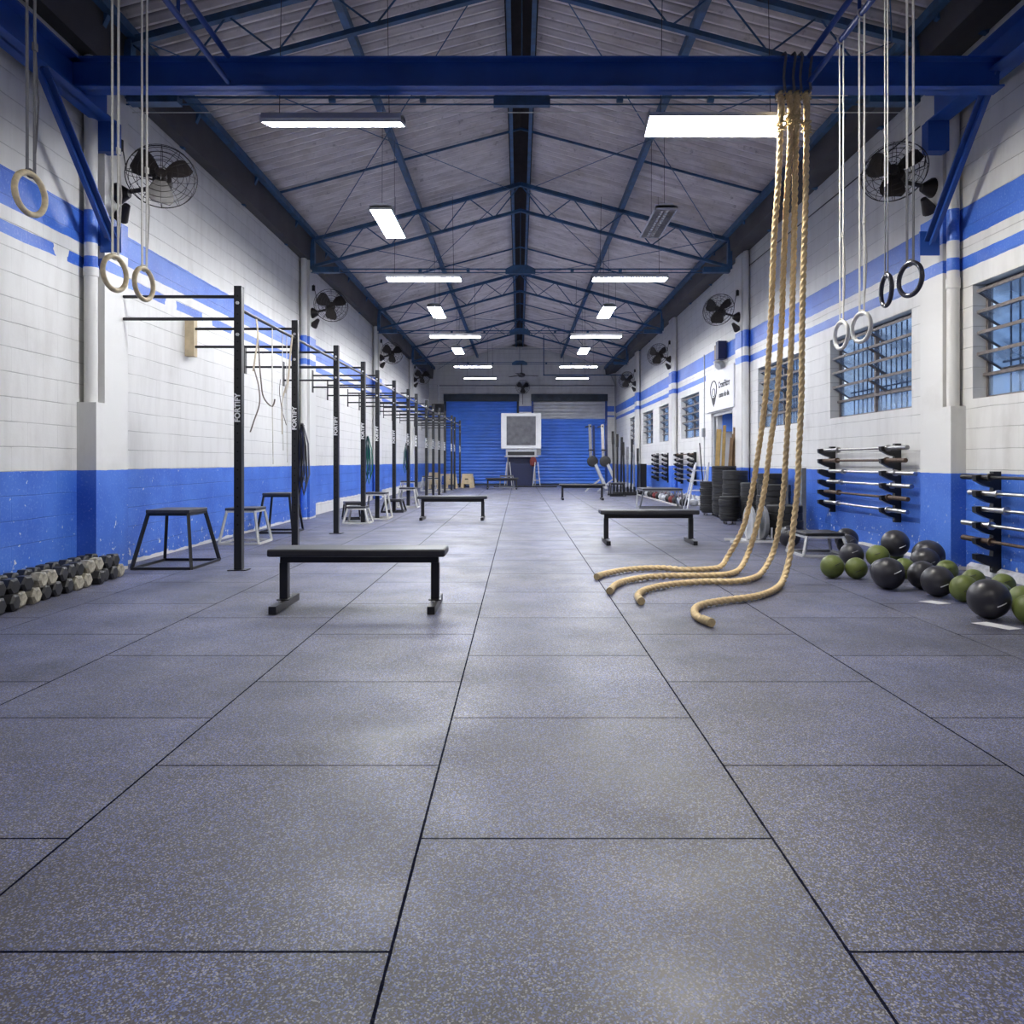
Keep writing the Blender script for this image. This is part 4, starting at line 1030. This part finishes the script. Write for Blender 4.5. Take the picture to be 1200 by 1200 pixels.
# evaporative cooler on a stand
t = thing('evaporative_cooler', 'large white evaporative cooler on a stand before the shutters', 'cooler', (.1, 32.6, 0))
W = .87
MB().box(-W, W, -.35, .35, 1.62, 3.17).build('cabinet', 'white', t, .03)
g = MB().box(-.63, .63, -.372, -.34, 1.78, 3.03)
for k in range(26): g.box(-.63, .63, -.378, -.37, 1.80+k*.048, 1.812+k*.048)
for k in range(11): g.box(-.6+k*.12, -.594+k*.12, -.384, -.37, 1.78, 3.03)
g.build('intake_grille', 'grille', t)
MB().box(-.66, .66, -.36, .3, 1.30, 1.60).box(-.72, .74, -.37, .32, 1.27, 1.32).build('water_tank', 'lgrey', t, .01)
MB().box(-.58, .58, -.375, -.36, 1.35, 1.50).build('tank_vent', 'blackf', t)
MB().box(.66, .86, -.3, -.1, 1.35, 1.62).build('control_box', 'mgrey', t)
MB().box(-.6, .5, -.1, .3, .02, 1.27).build('stand_panel', 'darkblue', t)
for sx in (-.62, .62):
    MB().bar((sx, -.3, 0), (sx*.92, -.3, 1.27), .05, .05).build('leg', 'mgrey', t); MB().bar((sx, .3, 0), (sx*.92, .3, 1.27), .05, .05).build('leg', 'mgrey', t)
for k, (x, l) in enumerate(((-.45, 'left'), (.75, 'right'))):
    t = thing('squat_stand', 'silver A-shaped stand under the cooler, %s one' % l, 'squat stand', (x, 31.75, 0))
    for sx in (-.16, .16): MB().bar((sx, 0, 0), (sx*.35, 0, 1.05), .04, .04).build('leg', 'lgrey', t)
    MB().bar((-.13, 0, .28), (.13, 0, .28), .03, .04).build('crossbar', 'lgrey', t); MB().bar((-.2, 0, .015), (.2, 0, .015), .04, .03).build('base_bar', 'lgrey', t)
o = MB().lathe([(.02, .42), (.10, .40), (.15, .25), (.13, .06), (.04, 0)], 12).build('red_bag', 'red'); o.location = (.62, 32.1, .86); o.scale = (1, .6, 1); tag(o, 'red cloth bag hanging under the right side of the cooler', 'bag')
stool(-.5, 31.0, .5, .55, .62, 'mgrey', 'grey-framed stool in front of the cooler stand')
o = MB().box(-1.35, 1.3, -.05, .05, 0, .05).build('floor_bar', 'black'); o.location = (.3, 31.35, 0); tag(o, 'black bar lying on the floor in front of the cooler stand', 'bar')

# loudspeaker, pipes and boxes on the end wall
t = thing('loudspeaker', 'black loudspeaker high on the end wall left of the shutter', 'loudspeaker', (-3.62, 33.6, 3.28))
MB().box(-.27, .27, -.2, .18, 0, .38).build('cabinet', 'black', t, .01)
MB().cyl((-.1, -.21, .19), (-.1, -.2, .19), .12, 20).cyl((.16, -.21, .19), (.16, -.2, .19), .06, 20).build('cone', 'blackf', t)
MB().box(-.04, .04, .18, .4, .12, .26).build('bracket', 'black', t)
def conduit(label, pts, r, mat, name='conduit'):
    o0 = Vector(pts[0]); o = MB()
    for a, b in zip(pts, pts[1:]): o.cyl(Vector(a)-o0, Vector(b)-o0, r, 8)
    for p in pts: o.ball(Vector(p)-o0, r*1.25, 8, 6)
    q = o.build(name, mat); q.location = o0; return tag(q, label, 'conduit')
conduit('thin dark conduit running across the end wall above the shutters', [(-3.7, 33.97, 4.53), (4.39, 33.97, 4.53)], .02, 'mgrey')
conduit('vertical pale conduit on the end wall left of the left shutter', [(-3.66, 33.96, 4.53), (-3.66, 33.96, 3.72)], .035, 'white')
conduit('vertical conduit in the far right corner down to the floor', [(4.05, 33.95, 5.3), (4.37, 33.95, 4.6), (4.37, 33.95, .02)], .025, 'lgrey')
conduit('thin conduit on the right wall beside the doorway sign', [(XR-.012, 17.75, 3.6), (XR-.012, 17.75, .02)], .012, 'lgrey')
o = MB().box(-.03, .03, -.06, .06, -.10, .10).build('switch_box', 'mgrey', None, .006); o.location = (XR-.03, 17.75, 1.76); tag(o, 'small grey switch box on the conduit by the doorway', 'switch box')
conduit('thin cable under the deep blue cross beam tie, running across the hall', [(-3.9, 7.55, 4.60), (3.9, 7.55, 4.60)], .006, 'webbing', 'cable')
conduit('dark cable running along the top of the right wall', [(XR-.012, 7.96, 4.75), (XR-.012, 14.3, 4.82)], .008, 'black', 'cable')
conduit('thin dark steel bar hanging at the far end below the last right-hand lights', [(1.0, 30.0, 6.12), (1.0, 30.0, 4.55), (4.4, 30.0, 4.55)], .02, 'truss_blue', 'steel_bar')
for x, l in ((-4.0, 'left'), (4.1, 'right')):
    pass
# sign over the doorway
t = thing('doorway_sign', 'white sign with a black round emblem above the doorway', 'sign', (XR, 16.38, 2.18))
MB().box(-.035, -.005, -1.13, 1.13, .02, .90).build('board', M('off_white_sign_board', (.74, .74, .78), .5, 0, .03), t)
# emblem: oval outline, small ring and dark point
def oval(cy, cz, ry, rz, r, n=28): return [( -.037, cy+ry*math.cos(2*math.pi*k/n), cz+rz*math.sin(2*math.pi*k/n)) for k in range(n)]
e = MB().tube(oval(.42, .50, .26, .20, 0), .014, 6, True).tube(oval(.42, .44, .12, .09, 0), .010, 6, True)
e.prism([(.42-.22, .36), (.42-.10, .33), (.42+.10, .33), (.42+.22, .36), (.42+.10, .20), (.42, .12), (.42-.10, .20)], -.040, -.034, 'x')
e.build('emblem', 'ink', t)
for s_, z, sz in (('CrossFitter', .56, .19), ('como do dia', .34, .155)):
    o = bpy.data.objects.new('lettering', text_mesh(s_, sz, 'ink', .002)); COL.objects.link(o); o.parent = t
    o.location = (-.038, -.42, z); o.rotation_euler = (R(90), 0, R(-90))
o = MB().box(-.01, .01, -.11, .11, 0, .40).build('notice_board', 'shutter_blue'); o.location = (XR+.30, 16.9, 1.75); o.rotation_euler = (0, 0, R(70)); tag(o, 'blue notice hanging inside the doorway', 'notice')
t = thing('emergency_light', 'brown emergency light box above the doorway sign', 'emergency light', (XR, 16.2, 3.15))
MB().box(-.14, 0, -.22, .16, .14, .46).build('box', M('brown_box', (.16, .11, .09), .5), t, .01)
MB().box(-.2, -.02, -.40, -.20, .10, .48).build('battery_cover', 'darkblue', t)
MB().cyl((-.05, -.15, .02), (-.16, -.2, -.04), .085, 16).build('lamp_head', 'lgrey', t)
MB().cyl((-.05, .1, .12), (-.15, .1, .06), .05, 16).build('spot_lamp', 'white', t)

# ---------------------------------------------------------------- world, camera, render look
w = bpy.data.worlds.new('sky'); SC.world = w; w.use_nodes = True; nt = w.node_tree
bg = nt.nodes['Background']
tc = nt.nodes.new('ShaderNodeTexCoord'); no = nt.nodes.new('ShaderNodeTexNoise'); no.inputs['Scale'].default_value = 3; no.inputs['Detail'].default_value = 4
rp = nt.nodes.new('ShaderNodeValToRGB'); rp.color_ramp.elements[0].position = .4; rp.color_ramp.elements[1].position = .65
rp.color_ramp.elements[0].color = (.17, .29, .50, 1); rp.color_ramp.elements[1].color = (.50, .58, .68, 1)
nt.links.new(tc.outputs['Generated'], no.inputs['Vector']); nt.links.new(no.outputs[0], rp.inputs[0]); nt.links.new(rp.outputs[0], bg.inputs[0])
bg.inputs[1].default_value = .52

cam = bpy.data.cameras.new('camera'); co = bpy.data.objects.new('camera', cam); COL.objects.link(co)
co.location = (0, 0, 1.07); co.rotation_euler = (R(90), 0, 0)
cam.sensor_width = 36; cam.lens = 875/1200*36; cam.shift_x = -8/1200; cam.shift_y = -59/1200; cam.clip_end = 200
SC.camera = co
SC.view_settings.view_transform = 'Standard'; SC.view_settings.look = 'None'; SC.view_settings.gamma = 1
SC.view_settings.use_curve_mapping = False; SC.view_settings.exposure = 1.97
SC.cycles.max_bounces = 8; SC.cycles.diffuse_bounces = 5; SC.cycles.transparent_max_bounces = 12
SC.cycles.sample_clamp_indirect = 4.0
